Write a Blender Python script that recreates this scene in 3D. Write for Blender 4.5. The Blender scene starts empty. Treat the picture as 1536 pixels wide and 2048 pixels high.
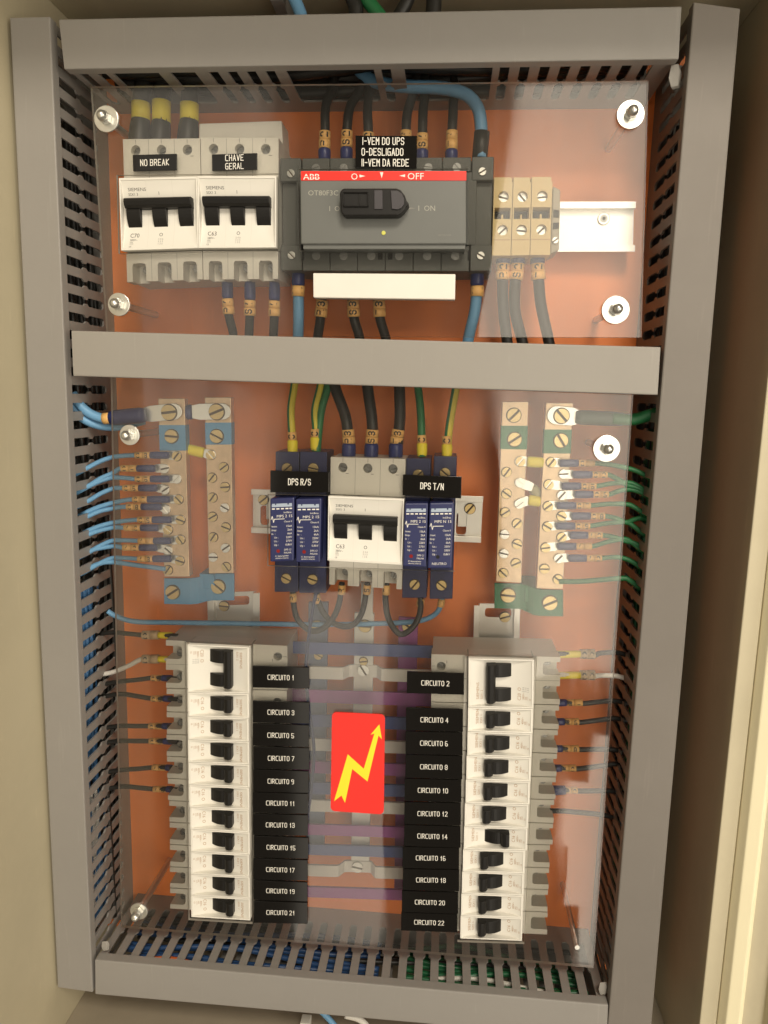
import bpy, bmesh, math, random
from mathutils import Vector, Matrix
from mathutils.geometry import tessellate_polygon
random.seed(7)
C = bpy.context.scene
COL = C.collection
S = 0.001                                   # all lengths below are millimetres

# ------------------------------------------------------------------ camera
CAM = Vector((-0.0000, -500.0941, -0.0000))
PITCH, YAW, ROLL, FPX = -0.158531, 0.084569, 0.025047, 1467.581068
def cam_axes():
    cx, sx, cy, sy, cz, sz = (math.cos(PITCH), math.sin(PITCH), math.cos(YAW), math.sin(YAW), math.cos(ROLL), math.sin(ROLL))
    right = Vector((cy, sy, 0)); fwd0 = Vector((-sy, cy, 0)); up0 = Vector((0, 0, 1))
    fwd = cx * fwd0 + sx * up0; up = -sx * fwd0 + cx * up0
    return cz * right + sz * up, -sz * right + cz * up, fwd
R_, U_, F_ = cam_axes()
cam = bpy.data.cameras.new('camera'); camo = bpy.data.objects.new('camera', cam); COL.objects.link(camo)
m = Matrix.Identity(4)
for i, ax in enumerate((R_, U_, -F_)):
    for j in range(3): m[j][i] = ax[j]
m.translation = CAM * S
camo.matrix_world = m
cam.sensor_fit = 'AUTO'; cam.sensor_width = 36; cam.lens = 36 * FPX / 2048
cam.clip_start = 0.01; cam.clip_end = 50
C.camera = camo
C.render.resolution_x = 768; C.render.resolution_y = 1024

# ------------------------------------------------------------------ light
w = bpy.data.worlds.new('World'); C.world = w; w.use_nodes = True
w.node_tree.nodes['Background'].inputs[0].default_value = (1.0, 0.86, 0.68, 1)
w.node_tree.nodes['Background'].inputs[1].default_value = 0.08
def area(name, loc, target, sx, sy, rad, col=(1, .90, .74), roll=0):
    l = bpy.data.lights.new(name, 'AREA'); l.shape = 'RECTANGLE'; l.size = sx; l.size_y = sy
    l.energy = rad * math.pi * sx * sy           # radiance times area
    l.color = col
    o = bpy.data.objects.new(name, l); COL.objects.link(o); o.location = loc
    q = (Vector(target) - Vector(loc)).to_track_quat('-Z', 'Y')
    o.rotation_euler = (q.to_matrix() @ Matrix.Rotation(math.radians(roll), 3, 'Z')).to_euler()
    return o
area('ceiling_lamp', (0.26, -1.20, 0.98), (-0.06, 0, -0.16), 0.5, 0.35, 30)
area('added_fill_lamp', (1.55, -1.15, -0.10), (-0.06, 0, -0.15), 0.8, 1.2, 4.3)  # added fill from the right for the inner duct wall; no such source known
# the bright room behind the photographer, broken up by what stands in it; the clear covers mirror it
def room(name, x0, x1, z0, z1, rad, roll=0, y=-1.5):
    area(name, ((x0 + x1) / 2, y, (z0 + z1) / 2), ((x0 + x1) / 2, 0, (z0 + z1) / 2), x1 - x0, z1 - z0, rad, roll=roll)
room('room_lamp_upper', .12, .95, .10, .95, 3.3, -7)
room('room_lamp_middle', .16, .95, -.76, .10, 3.2, 7, -1.502)
for k_, (x_, z0_, z1_) in enumerate(((.49, -.95, -.74), (.44, -1.10, -.95), (.375, -1.32, -1.10), (.41, -1.50, -1.32), (.455, -1.85, -1.50))):
    room('room_lamp_low', x_, .95, z0_, z1_, 3.4)
room('room_lamp_side', -1.1, -.50, -.62, .05, 1.1, -6)
room('room_lamp_side_upper', -1.1, -.47, .12, .8, .9, 4)
room('room_lamp_centre', -.42, -.15, -1.7, -.56, 1.7, 1)
C.view_settings.view_transform = 'Standard'; C.view_settings.look = 'None'
C.view_settings.exposure = 0; C.view_settings.gamma = 1
C.cycles.max_bounces = 8; C.cycles.transparent_max_bounces = 12; C.cycles.use_denoising = True

# ------------------------------------------------------------------ pixel -> place, at a real depth Y
def at(px, py, Y):
    d = (px - 768) / FPX * R_ - (py - 1024) / FPX * U_ + F_
    return CAM + d * ((Y - CAM.y) / d.y)

# ------------------------------------------------------------------ materials
MATS = {}
def mat(name, col, rough=.5, metal=0., var=.06, scale=60, bump=.02, bscale=400, coat=0., spec=.5, wear=0., rnd=0.):
    if name in MATS: return MATS[name]
    M = bpy.data.materials.new(name); M.use_nodes = True; nt = M.node_tree; b = nt.nodes['Principled BSDF']
    b.inputs['Roughness'].default_value = rough; b.inputs['Metallic'].default_value = metal
    b.inputs['Coat Weight'].default_value = coat; b.inputs['Specular IOR Level'].default_value = spec
    tc = nt.nodes.new('ShaderNodeTexCoord')
    n = nt.nodes.new('ShaderNodeTexNoise'); n.inputs['Scale'].default_value = scale; n.inputs['Detail'].default_value = 5
    nt.links.new(tc.outputs['Object'], n.inputs['Vector'])
    r = nt.nodes.new('ShaderNodeMix'); r.data_type = 'RGBA'
    r.inputs[6].default_value = tuple(c * (1 - var) for c in col) + (1,)
    r.inputs[7].default_value = tuple(min(1, c * (1 + var)) for c in col) + (1,)
    nt.links.new(n.outputs['Fac'], r.inputs[0]); last = r.outputs[2]
    def dim(fac, lo, hi):                    # multiply the colour by a factor between lo and hi
        mr = nt.nodes.new('ShaderNodeMapRange'); mr.inputs[3].default_value = lo; mr.inputs[4].default_value = hi
        nt.links.new(fac, mr.inputs[0]); mx = nt.nodes.new('ShaderNodeVectorMath'); mx.operation = 'SCALE'
        nt.links.new(last, mx.inputs[0]); nt.links.new(mr.outputs[0], mx.inputs['Scale']); return mx.outputs[0], mr
    if wear:                                 # blotches of grime and fine scuffs, fixed to the thing
        n3 = nt.nodes.new('ShaderNodeTexNoise'); n3.inputs['Scale'].default_value = 7; n3.inputs['Detail'].default_value = 9; n3.inputs['Roughness'].default_value = .7
        nt.links.new(tc.outputs['Object'], n3.inputs['Vector']); last, mr = dim(n3.outputs['Fac'], 1 + wear * .3, 1 - wear); mr.inputs[1].default_value = .35; mr.inputs[2].default_value = .75
        mp = nt.nodes.new('ShaderNodeMapping'); mp.inputs['Scale'].default_value = (260, 260, 22); mp.inputs['Rotation'].default_value = (0, .5, 0); nt.links.new(tc.outputs['Object'], mp.inputs[0])
        n4 = nt.nodes.new('ShaderNodeTexNoise'); n4.inputs['Scale'].default_value = 1; n4.inputs['Detail'].default_value = 2; nt.links.new(mp.outputs[0], n4.inputs['Vector'])
        last, mr = dim(n4.outputs['Fac'], 1, 1 + wear * .9); mr.inputs[1].default_value = .66; mr.inputs[2].default_value = .78
        rr = nt.nodes.new('ShaderNodeMapRange'); rr.inputs[3].default_value = rough - .12; rr.inputs[4].default_value = rough + .14
        nt.links.new(n3.outputs['Fac'], rr.inputs[0]); nt.links.new(rr.outputs[0], b.inputs['Roughness'])
    if rnd:
        oi = nt.nodes.new('ShaderNodeObjectInfo'); last, _ = dim(oi.outputs['Random'], 1 - rnd, 1 + rnd * .4)
    nt.links.new(last, b.inputs['Base Color'])
    if bump:
        n2 = nt.nodes.new('ShaderNodeTexNoise'); n2.inputs['Scale'].default_value = bscale
        nt.links.new(tc.outputs['Object'], n2.inputs['Vector'])
        bp = nt.nodes.new('ShaderNodeBump'); bp.inputs['Strength'].default_value = bump * 5; bp.inputs['Distance'].default_value = .0003
        nt.links.new(n2.outputs['Fac'], bp.inputs['Height']); nt.links.new(bp.outputs['Normal'], b.inputs['Normal'])
    MATS[name] = M
    return M
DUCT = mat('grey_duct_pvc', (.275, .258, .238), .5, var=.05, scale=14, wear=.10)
DUCT_D = mat('grey_duct_pvc_darker', (.175, .155, .135), .5, var=.06, scale=14, wear=.12)  # darker copy of the duct grey, for the duct by the earth bars
PALE = mat('pale_cream_edge', (.88, .80, .55), .4, var=.02)
ORANGE = mat('orange_plate_paint', (.90, .25, .055), .38, var=.05, scale=9, bump=.05, bscale=900, wear=.12)
CREAM = mat('cream_cabinet_paint', (.52, .46, .32), .45, var=.04, scale=6, bscale=700, wear=.10)
WHITE = mat('white_breaker_plastic', (.78, .75, .68), .42, var=.03, rnd=.05)
DUCT_L = mat('grey_duct_pvc_lit', (.305, .284, .255), .5, var=.04, scale=14, wear=.08)  # lighter copy of the duct grey; brighter light at mid panel put into colour
GREYW = mat('pale_grey_plastic', (.72, .69, .62), .45, var=.04, rnd=.08)
BLACK = mat('black_plastic', (.010, .009, .008), .42, var=.1, spec=.3)
TAGB = mat('black_engraved_tag', (.009, .008, .007), .09, var=.1, bump=.0, spec=.35)
INKW = mat('white_engraving', (.80, .77, .70), .6, var=0, bump=0)
INKB = mat('black_print', (.03, .028, .025), .6, var=0, bump=0)
INKG = mat('grey_print', (.22, .21, .19), .6, var=0, bump=0)
INKL = mat('pale_grey_print', (.36, .35, .30), .6, var=0, bump=0)
INKO = mat('brown_print', (.42, .24, .12), .6, var=0, bump=0)
DGREY = mat('dark_grey_switch_plastic', (.085, .088, .080), .5, var=.06)
MGREY = mat('mid_grey_switch_plastic', (.135, .138, .128), .45, var=.05)
RED = mat('red_label', (.86, .028, .018), .35, var=.02, bump=0)
YELL = mat('yellow_label', (.90, .78, .03), .4, var=.02, bump=0)
BLUEM = mat('navy_blue_plastic', (.022, .027, .10), .36, var=.06)
BEIGE = mat('beige_terminal_plastic', (.64, .49, .23), .5, var=.04)
ALU = mat('aluminium', (.72, .70, .66), .33, .85, var=.05, scale=30, bump=.02)
ZINC = mat('zinc_plated_steel', (.74, .73, .68), .28, .9, var=.06, scale=90)
BRASS = mat('brass_screw', (.66, .50, .24), .34, .9, var=.12, scale=200)
COPPER = mat('tinned_copper_bar', (.80, .59, .38), .38, .6, var=.20, scale=160, bump=.05, wear=.25)
DSCREW = mat('grey_steel_screw', (.30, .30, .29), .35, .9, var=.1, scale=200)
LBLUE = mat('light_blue_insulation', (.16, .36, .58), .45, var=.06)
PBLUE = mat('blue_bar_paint', (.10, .30, .52), .5, var=.07, scale=90)
PGREEN = mat('green_bar_paint', (.035, .20, .09), .5, var=.12, scale=90)
FERR = mat('dark_blue_sleeve', (.025, .036, .16), .36, var=.06)
WBLK = mat('black_insulation', (.022, .021, .019), .45, var=.12)
WGRN = mat('green_insulation', (.02, .18, .06), .45, var=.08)
WWHT = mat('white_insulation', (.75, .72, .66), .45, var=.03)
TAPE = mat('yellow_tape', (.92, .76, .04), .45, var=.04)
MARK = mat('orange_marker_sleeve', (.86, .50, .17), .5, var=.07, scale=150)
DARKG = mat('dark_green_sleeve', (.06, .10, .075), .5)
PURP = mat('purple_busbar_insulation', (.30, .07, .27), .45, var=.06)
BBLUE = mat('blue_busbar_insulation', (.07, .10, .27), .45, var=.06)
WBAR = mat('white_busbar_insulation', (.66, .63, .57), .45, var=.04)
FLOORP = mat('brown_grey_cabinet_floor', (.34, .29, .215), .6, var=.08)
BACKP = mat('shaded_cabinet_back', (.26, .215, .135), .6, var=.06)  # shade behind the ducts put into the colour, darker than the cream paint
GROOVE = mat('shaded_recess', (.10, .07, .04), .7, bump=0)  # shade in screw slots and around the heads, put into the colour
DARK = mat('dark_hole', (.01, .01, .01), .8, bump=0)

def two_tone():                              # green with a yellow stripe along the wire
    M = bpy.data.materials.new('green_yellow_insulation'); M.use_nodes = True; nt = M.node_tree; b = nt.nodes['Principled BSDF']
    b.inputs['Roughness'].default_value = .45
    at_ = nt.nodes.new('ShaderNodeAttribute'); at_.attribute_name = 'stripe'
    r = nt.nodes.new('ShaderNodeMix'); r.data_type = 'RGBA'
    r.inputs[6].default_value = (.02, .20, .07, 1); r.inputs[7].default_value = (.72, .60, .06, 1)
    nt.links.new(at_.outputs['Fac'], r.inputs[0]); nt.links.new(r.outputs[2], b.inputs['Base Color'])
    return M
GY = two_tone()

def acrylic():
    M = bpy.data.materials.new('clear_acrylic'); M.use_nodes = True; nt = M.node_tree; nt.nodes.clear()
    out = nt.nodes.new('ShaderNodeOutputMaterial')
    tr = nt.nodes.new('ShaderNodeBsdfTransparent'); tr.inputs[0].default_value = (.955, .95, .935, 1)
    gl = nt.nodes.new('ShaderNodeBsdfGlossy'); gl.inputs['Roughness'].default_value = .012; gl.inputs[0].default_value = (1, 1, 1, 1)
    df = nt.nodes.new('ShaderNodeBsdfDiffuse'); df.inputs[0].default_value = (.6, .57, .5, 1)
    fr = nt.nodes.new('ShaderNodeFresnel'); fr.inputs[0].default_value = 1.5
    tc = nt.nodes.new('ShaderNodeTexCoord')
    n = nt.nodes.new('ShaderNodeTexNoise'); n.inputs['Scale'].default_value = 5
    nt.links.new(tc.outputs['Object'], n.inputs['Vector'])
    bp = nt.nodes.new('ShaderNodeBump'); bp.inputs['Strength'].default_value = .5; bp.inputs['Distance'].default_value = .0022
    nt.links.new(n.outputs['Fac'], bp.inputs['Height']); nt.links.new(bp.outputs['Normal'], gl.inputs['Normal'])
    n2 = nt.nodes.new('ShaderNodeTexNoise'); n2.inputs['Scale'].default_value = 11; n2.inputs['Detail'].default_value = 8
    nt.links.new(tc.outputs['Object'], n2.inputs['Vector'])
    mr = nt.nodes.new('ShaderNodeMapRange'); mr.inputs[1].default_value = .4; mr.inputs[2].default_value = .85
    mr.inputs[3].default_value = .006; mr.inputs[4].default_value = .035          # a thin film of dust
    nt.links.new(n2.outputs['Fac'], mr.inputs[0])
    mp = nt.nodes.new('ShaderNodeMapping'); mp.inputs['Scale'].default_value = (40, 8, 6); mp.inputs['Rotation'].default_value = (0, .45, 0); nt.links.new(tc.outputs['Object'], mp.inputs[0])
    n3 = nt.nodes.new('ShaderNodeTexNoise'); n3.inputs['Scale'].default_value = 1; n3.inputs['Detail'].default_value = 6; nt.links.new(mp.outputs[0], n3.inputs['Vector'])
    rr = nt.nodes.new('ShaderNodeMapRange'); rr.inputs[1].default_value = .42; rr.inputs[2].default_value = .72; rr.inputs[3].default_value = .025; rr.inputs[4].default_value = .20   # wiped smears blur the mirror image
    nt.links.new(n3.outputs['Fac'], rr.inputs[0]); nt.links.new(rr.outputs[0], gl.inputs['Roughness'])
    m1 = nt.nodes.new('ShaderNodeMixShader'); nt.links.new(mr.outputs[0], m1.inputs[0])
    nt.links.new(tr.outputs[0], m1.inputs[1]); nt.links.new(df.outputs[0], m1.inputs[2])
    m2 = nt.nodes.new('ShaderNodeMixShader'); nt.links.new(fr.outputs[0], m2.inputs[0])
    nt.links.new(m1.outputs[0], m2.inputs[1]); nt.links.new(gl.outputs[0], m2.inputs[2])
    nt.links.new(m2.outputs[0], out.inputs[0])
    return M
ACR = acrylic()
EDGE = mat('sawn_acrylic_edge', (.40, .37, .32), .4, var=.1)

# ------------------------------------------------------------------ mesh helpers
def catmull(pts, n=8):
    P = [pts[0] + (pts[0] - pts[1])] + pts + [pts[-1] + (pts[-1] - pts[-2])]
    out = []
    for i in range(1, len(P) - 2):
        a, b, c, d = P[i - 1:i + 3]
        for k in range(n):
            t = k / n
            out.append(.5 * ((2 * b) + (c - a) * t + (2 * a - 5 * b + 4 * c - d) * t * t + (3 * b - a - 3 * c + d) * t ** 3))
    out.append(pts[-1]); return out

class MB:
    """collects pieces and links them as ONE mesh object"""
    def __init__(s): s.g = []
    def add(s, v, f, m, bevel=0, smooth=False, attr=None): s.g.append((v, f, m, bevel, smooth, attr)); return s
    def hexa(s, a, b, m, bevel=.35):         # a: four front corners, b: four back corners (same order)
        return s.add(list(a) + list(b), [(0, 1, 2, 3), (7, 6, 5, 4), (0, 4, 5, 1), (1, 5, 6, 2), (2, 6, 7, 3), (3, 7, 4, 0)], m, bevel)
    def prism(s, front, off, m, bevel=0):    # front: outline points, off: vector or a list of back points
        n = len(front); back = [p + off for p in front] if isinstance(off, Vector) else off
        return s.add(list(front) + list(back), [tuple(range(n)), tuple(range(2 * n - 1, n - 1, -1))] + [(i, i + n, (i + 1) % n + n, (i + 1) % n) for i in range(n)], m, bevel)
    def plate(s, outer, holes, fmap, z0, z1, m, edge=None):   # 2D outline with holes, fmap(x, y, z) -> place
        loops = [outer] + holes; flat = [p for l in loops for p in l]; n = len(flat)
        tri = tessellate_polygon([[Vector((x, y, 0)) for x, y in l] for l in loops])
        v = [fmap(x, y, z0) for x, y in flat] + [fmap(x, y, z1) for x, y in flat]
        s.add(v, [tuple(t) for t in tri] + [tuple(i + n for i in reversed(t)) for t in tri], m)
        f = []; k = 0
        for l in loops:
            q = len(l); f += [(k + i, k + (i + 1) % q, k + (i + 1) % q + n, k + i + n) for i in range(q)]; k += q
        s.add(list(v), f, edge or m); return s
    def tube(s, pts, r, m, seg=10, cap=True, smooth=True, stripe=False):
        n = len(pts); rr = r if isinstance(r, (list, tuple)) else [r] * n
        v = []; f = []; up = Vector((0, 1, 0.05)); at_ = []
        for i, p in enumerate(pts):
            t = (pts[min(i + 1, n - 1)] - pts[max(i - 1, 0)]).normalized()
            sd = t.cross(up)
            if sd.length < 1e-3: sd = t.cross(Vector((1, 0, 0)))
            sd.normalize(); q = sd.cross(t); up = q
            for k in range(seg):
                a = 2 * math.pi * k / seg
                v.append(p + (sd * math.cos(a) + q * math.sin(a)) * rr[i])
        for i in range(n - 1):
            for k in range(seg):
                k2 = (k + 1) % seg
                f.append((i * seg + k, i * seg + k2, (i + 1) * seg + k2, (i + 1) * seg + k))
                at_.append(1. if stripe and stripe[0] <= k < stripe[1] else 0.)
        if cap:
            f += [tuple(range(seg - 1, -1, -1)), tuple((n - 1) * seg + k for k in range(seg))]; at_ += [0, 0]
        return s.add(v, f, m, 0, smooth, at_ if stripe else None)
    def disc(s, c, r, y0, y1, m, seg=20, bevel=.25):   # a cylinder along Y
        a = [Vector((c[0] + r * math.cos(2 * math.pi * k / seg), y0, c[1] + r * math.sin(2 * math.pi * k / seg))) for k in range(seg)]
        return s.prism(a, Vector((0, y1 - y0, 0)), m, bevel)
    def dome(s, c, prof, m, seg=16):          # profile [(radius, Y)...] turned about a Y axis
        v = []; f = []
        for r, y in prof:
            for k in range(seg):
                a = 2 * math.pi * k / seg; v.append(Vector((c[0] + r * math.cos(a), y, c[1] + r * math.sin(a))))
        for i in range(len(prof) - 1):
            for k in range(seg):
                k2 = (k + 1) % seg; f.append((i * seg + k, i * seg + k2, (i + 1) * seg + k2, (i + 1) * seg + k))
        f.append(tuple(range(seg)))
        return s.add(v, f, m, 0, True)
    def build(s, name, origin, parent=None):
        mats = []; bm = bmesh.new(); lay = bm.faces.layers.float.new('stripe')
        for v, f, m_, bev, sm, attr in s.g:
            if m_ not in mats: mats.append(m_)
            mi = mats.index(m_)
            b2 = bmesh.new() if bev else bm
            vs = [b2.verts.new((p - origin) * S) for p in v]
            fs = []
            for k, q in enumerate(f):
                try:
                    fc = b2.faces.new([vs[i] for i in q])
                except ValueError:
                    continue
                fc.smooth = sm; fs.append(fc)
                if not bev:
                    fc.material_index = mi
                    if attr: fc[lay] = attr[k]
            if bev:
                bmesh.ops.recalc_face_normals(b2, faces=b2.faces[:])
                ed = [e for e in b2.edges if len(e.link_faces) == 2 and e.calc_face_angle(0) > .6]
                bmesh.ops.bevel(b2, geom=ed, offset=bev * S, segments=2, profile=.5, affect='EDGES', clamp_overlap=True)
                mp = {q: bm.verts.new(q.co) for q in b2.verts}
                for fc in b2.faces:
                    try: nf = bm.faces.new([mp[q] for q in fc.verts])
                    except ValueError: continue
                    nf.material_index = mi; nf.smooth = sm
                b2.free()
            else:
                bmesh.ops.recalc_face_normals(bm, faces=fs)
        me = bpy.data.meshes.new(name); bm.to_mesh(me); bm.free()
        for q in mats: me.materials.append(q)
        o = bpy.data.objects.new(name, me); COL.objects.link(o)
        if parent: o.parent = parent
        return o

class Thing:
    """an Empty at the thing's base on the plate, parent of its parts"""
    def __init__(s, name, label, cat, origin, group=None):
        s.o = bpy.data.objects.new(name, None); COL.objects.link(s.o); s.org = Vector(origin)
        s.o.empty_display_size = .01
        s.o.location = s.org * S; s.o['label'] = label; s.o['category'] = cat
        if group: s.o['group'] = group
    def part(s, name, mb, parent=None, label=None):
        o = mb.build(name, s.org, parent or s.o)
        if label: o['label'] = label
        return o
def single(name, mb, origin, label=None, cat=None, group=None, kind=None):
    o = mb.build(name, Vector(origin)); o.location = Vector(origin) * S
    if label: o['label'] = label
    if cat: o['category'] = cat
    if group: o['group'] = group
    if kind: o['kind'] = kind
    return o

class Fr:
    """a nearly rectangular face: its four corners seen at depth Y (tl, tr, br, bl), measured in mm from its top left"""
    def __init__(s, tl, tr, br, bl, Y, w=None, h=None):
        s.c = [at(*q, Y) for q in (tl, tr, br, bl)]; s.Y = Y
        a, b, c, d = s.c
        s.w = w or ((b - a).length + (c - d).length) / 2; s.h = h or ((d - a).length + (c - b).length) / 2
    def p(s, x, y, Y=None):
        u, v = x / s.w, y / s.h; a, b, c, d = s.c
        q = (a * (1 - u) + b * u) * (1 - v) + (d * (1 - u) + c * u) * v
        return Vector((q.x, s.Y if Y is None else Y, q.z))
    def box(s, mb, x0, y0, x1, y1, Y0, Y1, m, bevel=.35):
        k = ((x0, y0), (x1, y0), (x1, y1), (x0, y1))
        return mb.hexa([s.p(x, y, Y0) for x, y in k], [s.p(x, y, Y1) for x, y in k], m, bevel)
    def all(s, mb, Y1, m, bevel=.35): return s.box(mb, 0, 0, s.w, s.h, s.Y, Y1, m, bevel)
    def org(s, Y=82): return s.p(s.w / 2, s.h / 2, Y)
    def map(s): return lambda x, y, z: s.p(x, y, z)

# ------------------------------------------------------------------ lettering
GL = dict(A="002640|1232", B="00063645443303|33424130 00", C="4616050110 40", D="00062645412000", E="40000646|0333", F="000646|0333",
          G="4616050110404323", H="0006|4046|0343", I="2620", K="0006|460340", L="060040", M="0006234640", N="00064046", O="103041453616050110",
          P="00063645443303", R="00063645443303|2340", S="453616050413334241301001", T="0646|2620", U="060110304146", V="062046", E_="")
GL.update({'0': GL['O'], '1': "142620", '2': "05163645440040", '3': "05163645443313|334241301001", '4': "30360242", '5': "4606033342413010 01",
           '6': "3616050110304142330 3", '7': "064610", '8': "13334445361605041302011030414233", '9': "1030414536160504134 3", '-': "0333", '/': "0046", ' ': ""})
def stroke(mb, txt, fmap, h, m, cx=0, cy=0, wt=.13, lift=.06, wide=1., sp=2.3):
    """single-stroke lettering; fmap(x, y, lift) -> place, x to the right and y up, centred on cx, cy"""
    adv = []
    for ch in txt: adv.append((0 if ch in 'I' else 3 if ch in '1-' else 4) + sp if ch != ' ' else 3)
    sc = h / 6; tot = (sum(adv) - sp) * sc * wide; x0 = cx - tot / 2; k = 0
    for ch, a in zip(txt, adv):
        for pl in GL.get(ch, '').replace(' ', '').split('|'):
            q = [(int(pl[i]) - (2 if ch == 'I' else 0), int(pl[i + 1])) for i in range(0, len(pl), 2)]
            for (xa, ya), (xb, yb) in zip(q, q[1:]):
                A = Vector((x0 + xa * sc * wide, cy + (ya - 3) * sc, 0)); B = Vector((x0 + xb * sc * wide, cy + (yb - 3) * sc, 0))
                d = (B - A).normalized() * wt * h / 2; nn = Vector((-d.y, d.x, 0)); A -= d; B += d; k += 1
                z = lift + .012 * (k % 4)
                mb.add([fmap(p.x, p.y, z) for p in (A - nn, B - nn, B + nn, A + nn)], [(0, 1, 2, 3)], m)
        x0 += a * sc * wide
FCACHE = {}
def font(mb, txt, fmap, h, m, cx=0, cy=0, lift=.06, align='c', wide=1.):
    """printed lettering in Blender's own font"""
    if txt not in FCACHE:
        cu = bpy.data.curves.new('lettering', 'FONT'); cu.body = txt; cu.resolution_u = 2
        o = bpy.data.objects.new('lettering', cu); COL.objects.link(o)
        me = bpy.data.meshes.new_from_object(o.evaluated_get(bpy.context.evaluated_depsgraph_get()))
        FCACHE[txt] = ([(q.co.x, q.co.y) for q in me.vertices], [tuple(p.vertices) for p in me.polygons])
        bpy.data.objects.remove(o); bpy.data.curves.remove(cu); bpy.data.meshes.remove(me)
    v, f = FCACHE[txt]
    if not v: return
    sc = h / .70; xs = [q[0] for q in v]; x0, x1 = min(xs), max(xs)
    ox = cx - ((x0 + x1) / 2 if align == 'c' else x0 if align == 'l' else x1) * sc * wide
    mb.add([fmap(ox + q[0] * sc * wide, cy - h / 2 + q[1] * sc, lift) for q in v], f, m)
def face_map(fr, x, y, Y, rot=0):            # lettering plane on a frame: origin x, y mm, turned rot degrees
    c, s_ = math.cos(math.radians(rot)), math.sin(math.radians(rot))
    return lambda a, b, z: fr.p(x + a * c + b * s_, y + a * s_ - b * c, Y - z)

# ------------------------------------------------------------------ screws
def slot_screw(th, c, r, Y, m, ang=None, parent=None, h=1.6, name='screw', hole=None):
    """a round slotted head, front at Y - h"""
    ang = random.uniform(-1, 1) if ang is None else ang
    mb = MB(); w_ = r * .16; n = 9
    for sgn in (1, -1):                       # two half discs with the slot between
        a0 = math.asin(w_ / r); pts = []
        for k in range(n + 1):
            a = a0 + (math.pi - 2 * a0) * k / n
            pts.append((r * math.cos(a) * sgn, r * math.sin(a) * sgn))
        q = [Vector((c[0] + x * math.cos(ang) - y * math.sin(ang), Y - h, c[1] + x * math.sin(ang) + y * math.cos(ang))) for x, y in pts]
        mb.prism(q, Vector((0, h * .8, 0)), m, .18)
    mb.disc(c, r * .99, Y - h * .35, Y + .3, GROOVE if m in (BRASS, COPPER, ZINC) else DSCREW, 18, 0)
    if m in (BRASS, COPPER): mb.disc(c, r * 1.13, Y - .05, Y + .2, GROOVE, 18, 0)  # ring of shade round the head, put in as a dark disc
    return th.part(name, mb, parent)

# ================================================================== CABINET
YP = 82.0                                    # front of the mounting plate
def xz(x, y, z): return Vector((x, y, z))
mb = MB(); xl, xr, zt, zb, yb, yf = -299, 203, 275, -524, 200, -1
cab = Thing('electrical_cabinet', 'open cream steel cabinet around the grey wiring ducts', 'cabinet', (-65, yb, -110))
bx = lambda mb, x0, y0, z0, x1, y1, z1, m_, b=.5: mb.hexa([xz(x0, y0, z0), xz(x1, y0, z0), xz(x1, y0, z1), xz(x0, y0, z1)], [xz(x0, y1, z0), xz(x1, y1, z0), xz(x1, y1, z1), xz(x0, y1, z1)], m_, b)
cab.part('back_panel', bx(MB(), xl - 2, yb, zb - 2, xr + 2, yb + 2, zt + 2, BACKP))
cab.part('side_wall', bx(MB(), xl - 2, -170, zb - 60, xl, yb, zt + 2, CREAM))
cab.part('floor_wall', bx(MB(), xl, -70, zb - 2, xr, yb, zb, FLOORP))
cab.part('top_wall', bx(MB(), xl, -120, zt, xr, yb, zt + 2, CREAM))
def strip(name, prof, m_): cab.part(name, MB().prism([xz(x, y, zb - 40) for x, y in prof], Vector((0, 0, zt - zb + 80)), m_, .8))
strip('hinge_side_wall', [(xr, yb), (xr, yf), (xr + 12, yf), (xr + 12, yf + 3), (xr + 2, yf + 3), (xr + 2, yb)], CREAM)
strip('edge_strip', [(xr + 12.2, yf + 2), (xr + 12.2, yf - 1), (xr + 15, yf - 8), (xr + 23, yf - 11), (xr + 26, yf - 9), (xr + 26, yf + 2)], PALE)  # paler cream strip along the cabinet edge
strip('outer_frame', [(xr + 26.2, yf + 2), (xr + 26.2, yf - 6), (xr + 41, yf - 6), (xr + 43, yf - 18), (xr + 80, yf - 18), (xr + 80, yf + 2)], CREAM)
plate = single('mounting_plate', bx(MB(), -297, YP, -488, 176, YP + 3, 245, ORANGE), (-64, YP + 3, -120), 'orange painted steel mounting plate behind every device', 'plate')

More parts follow.
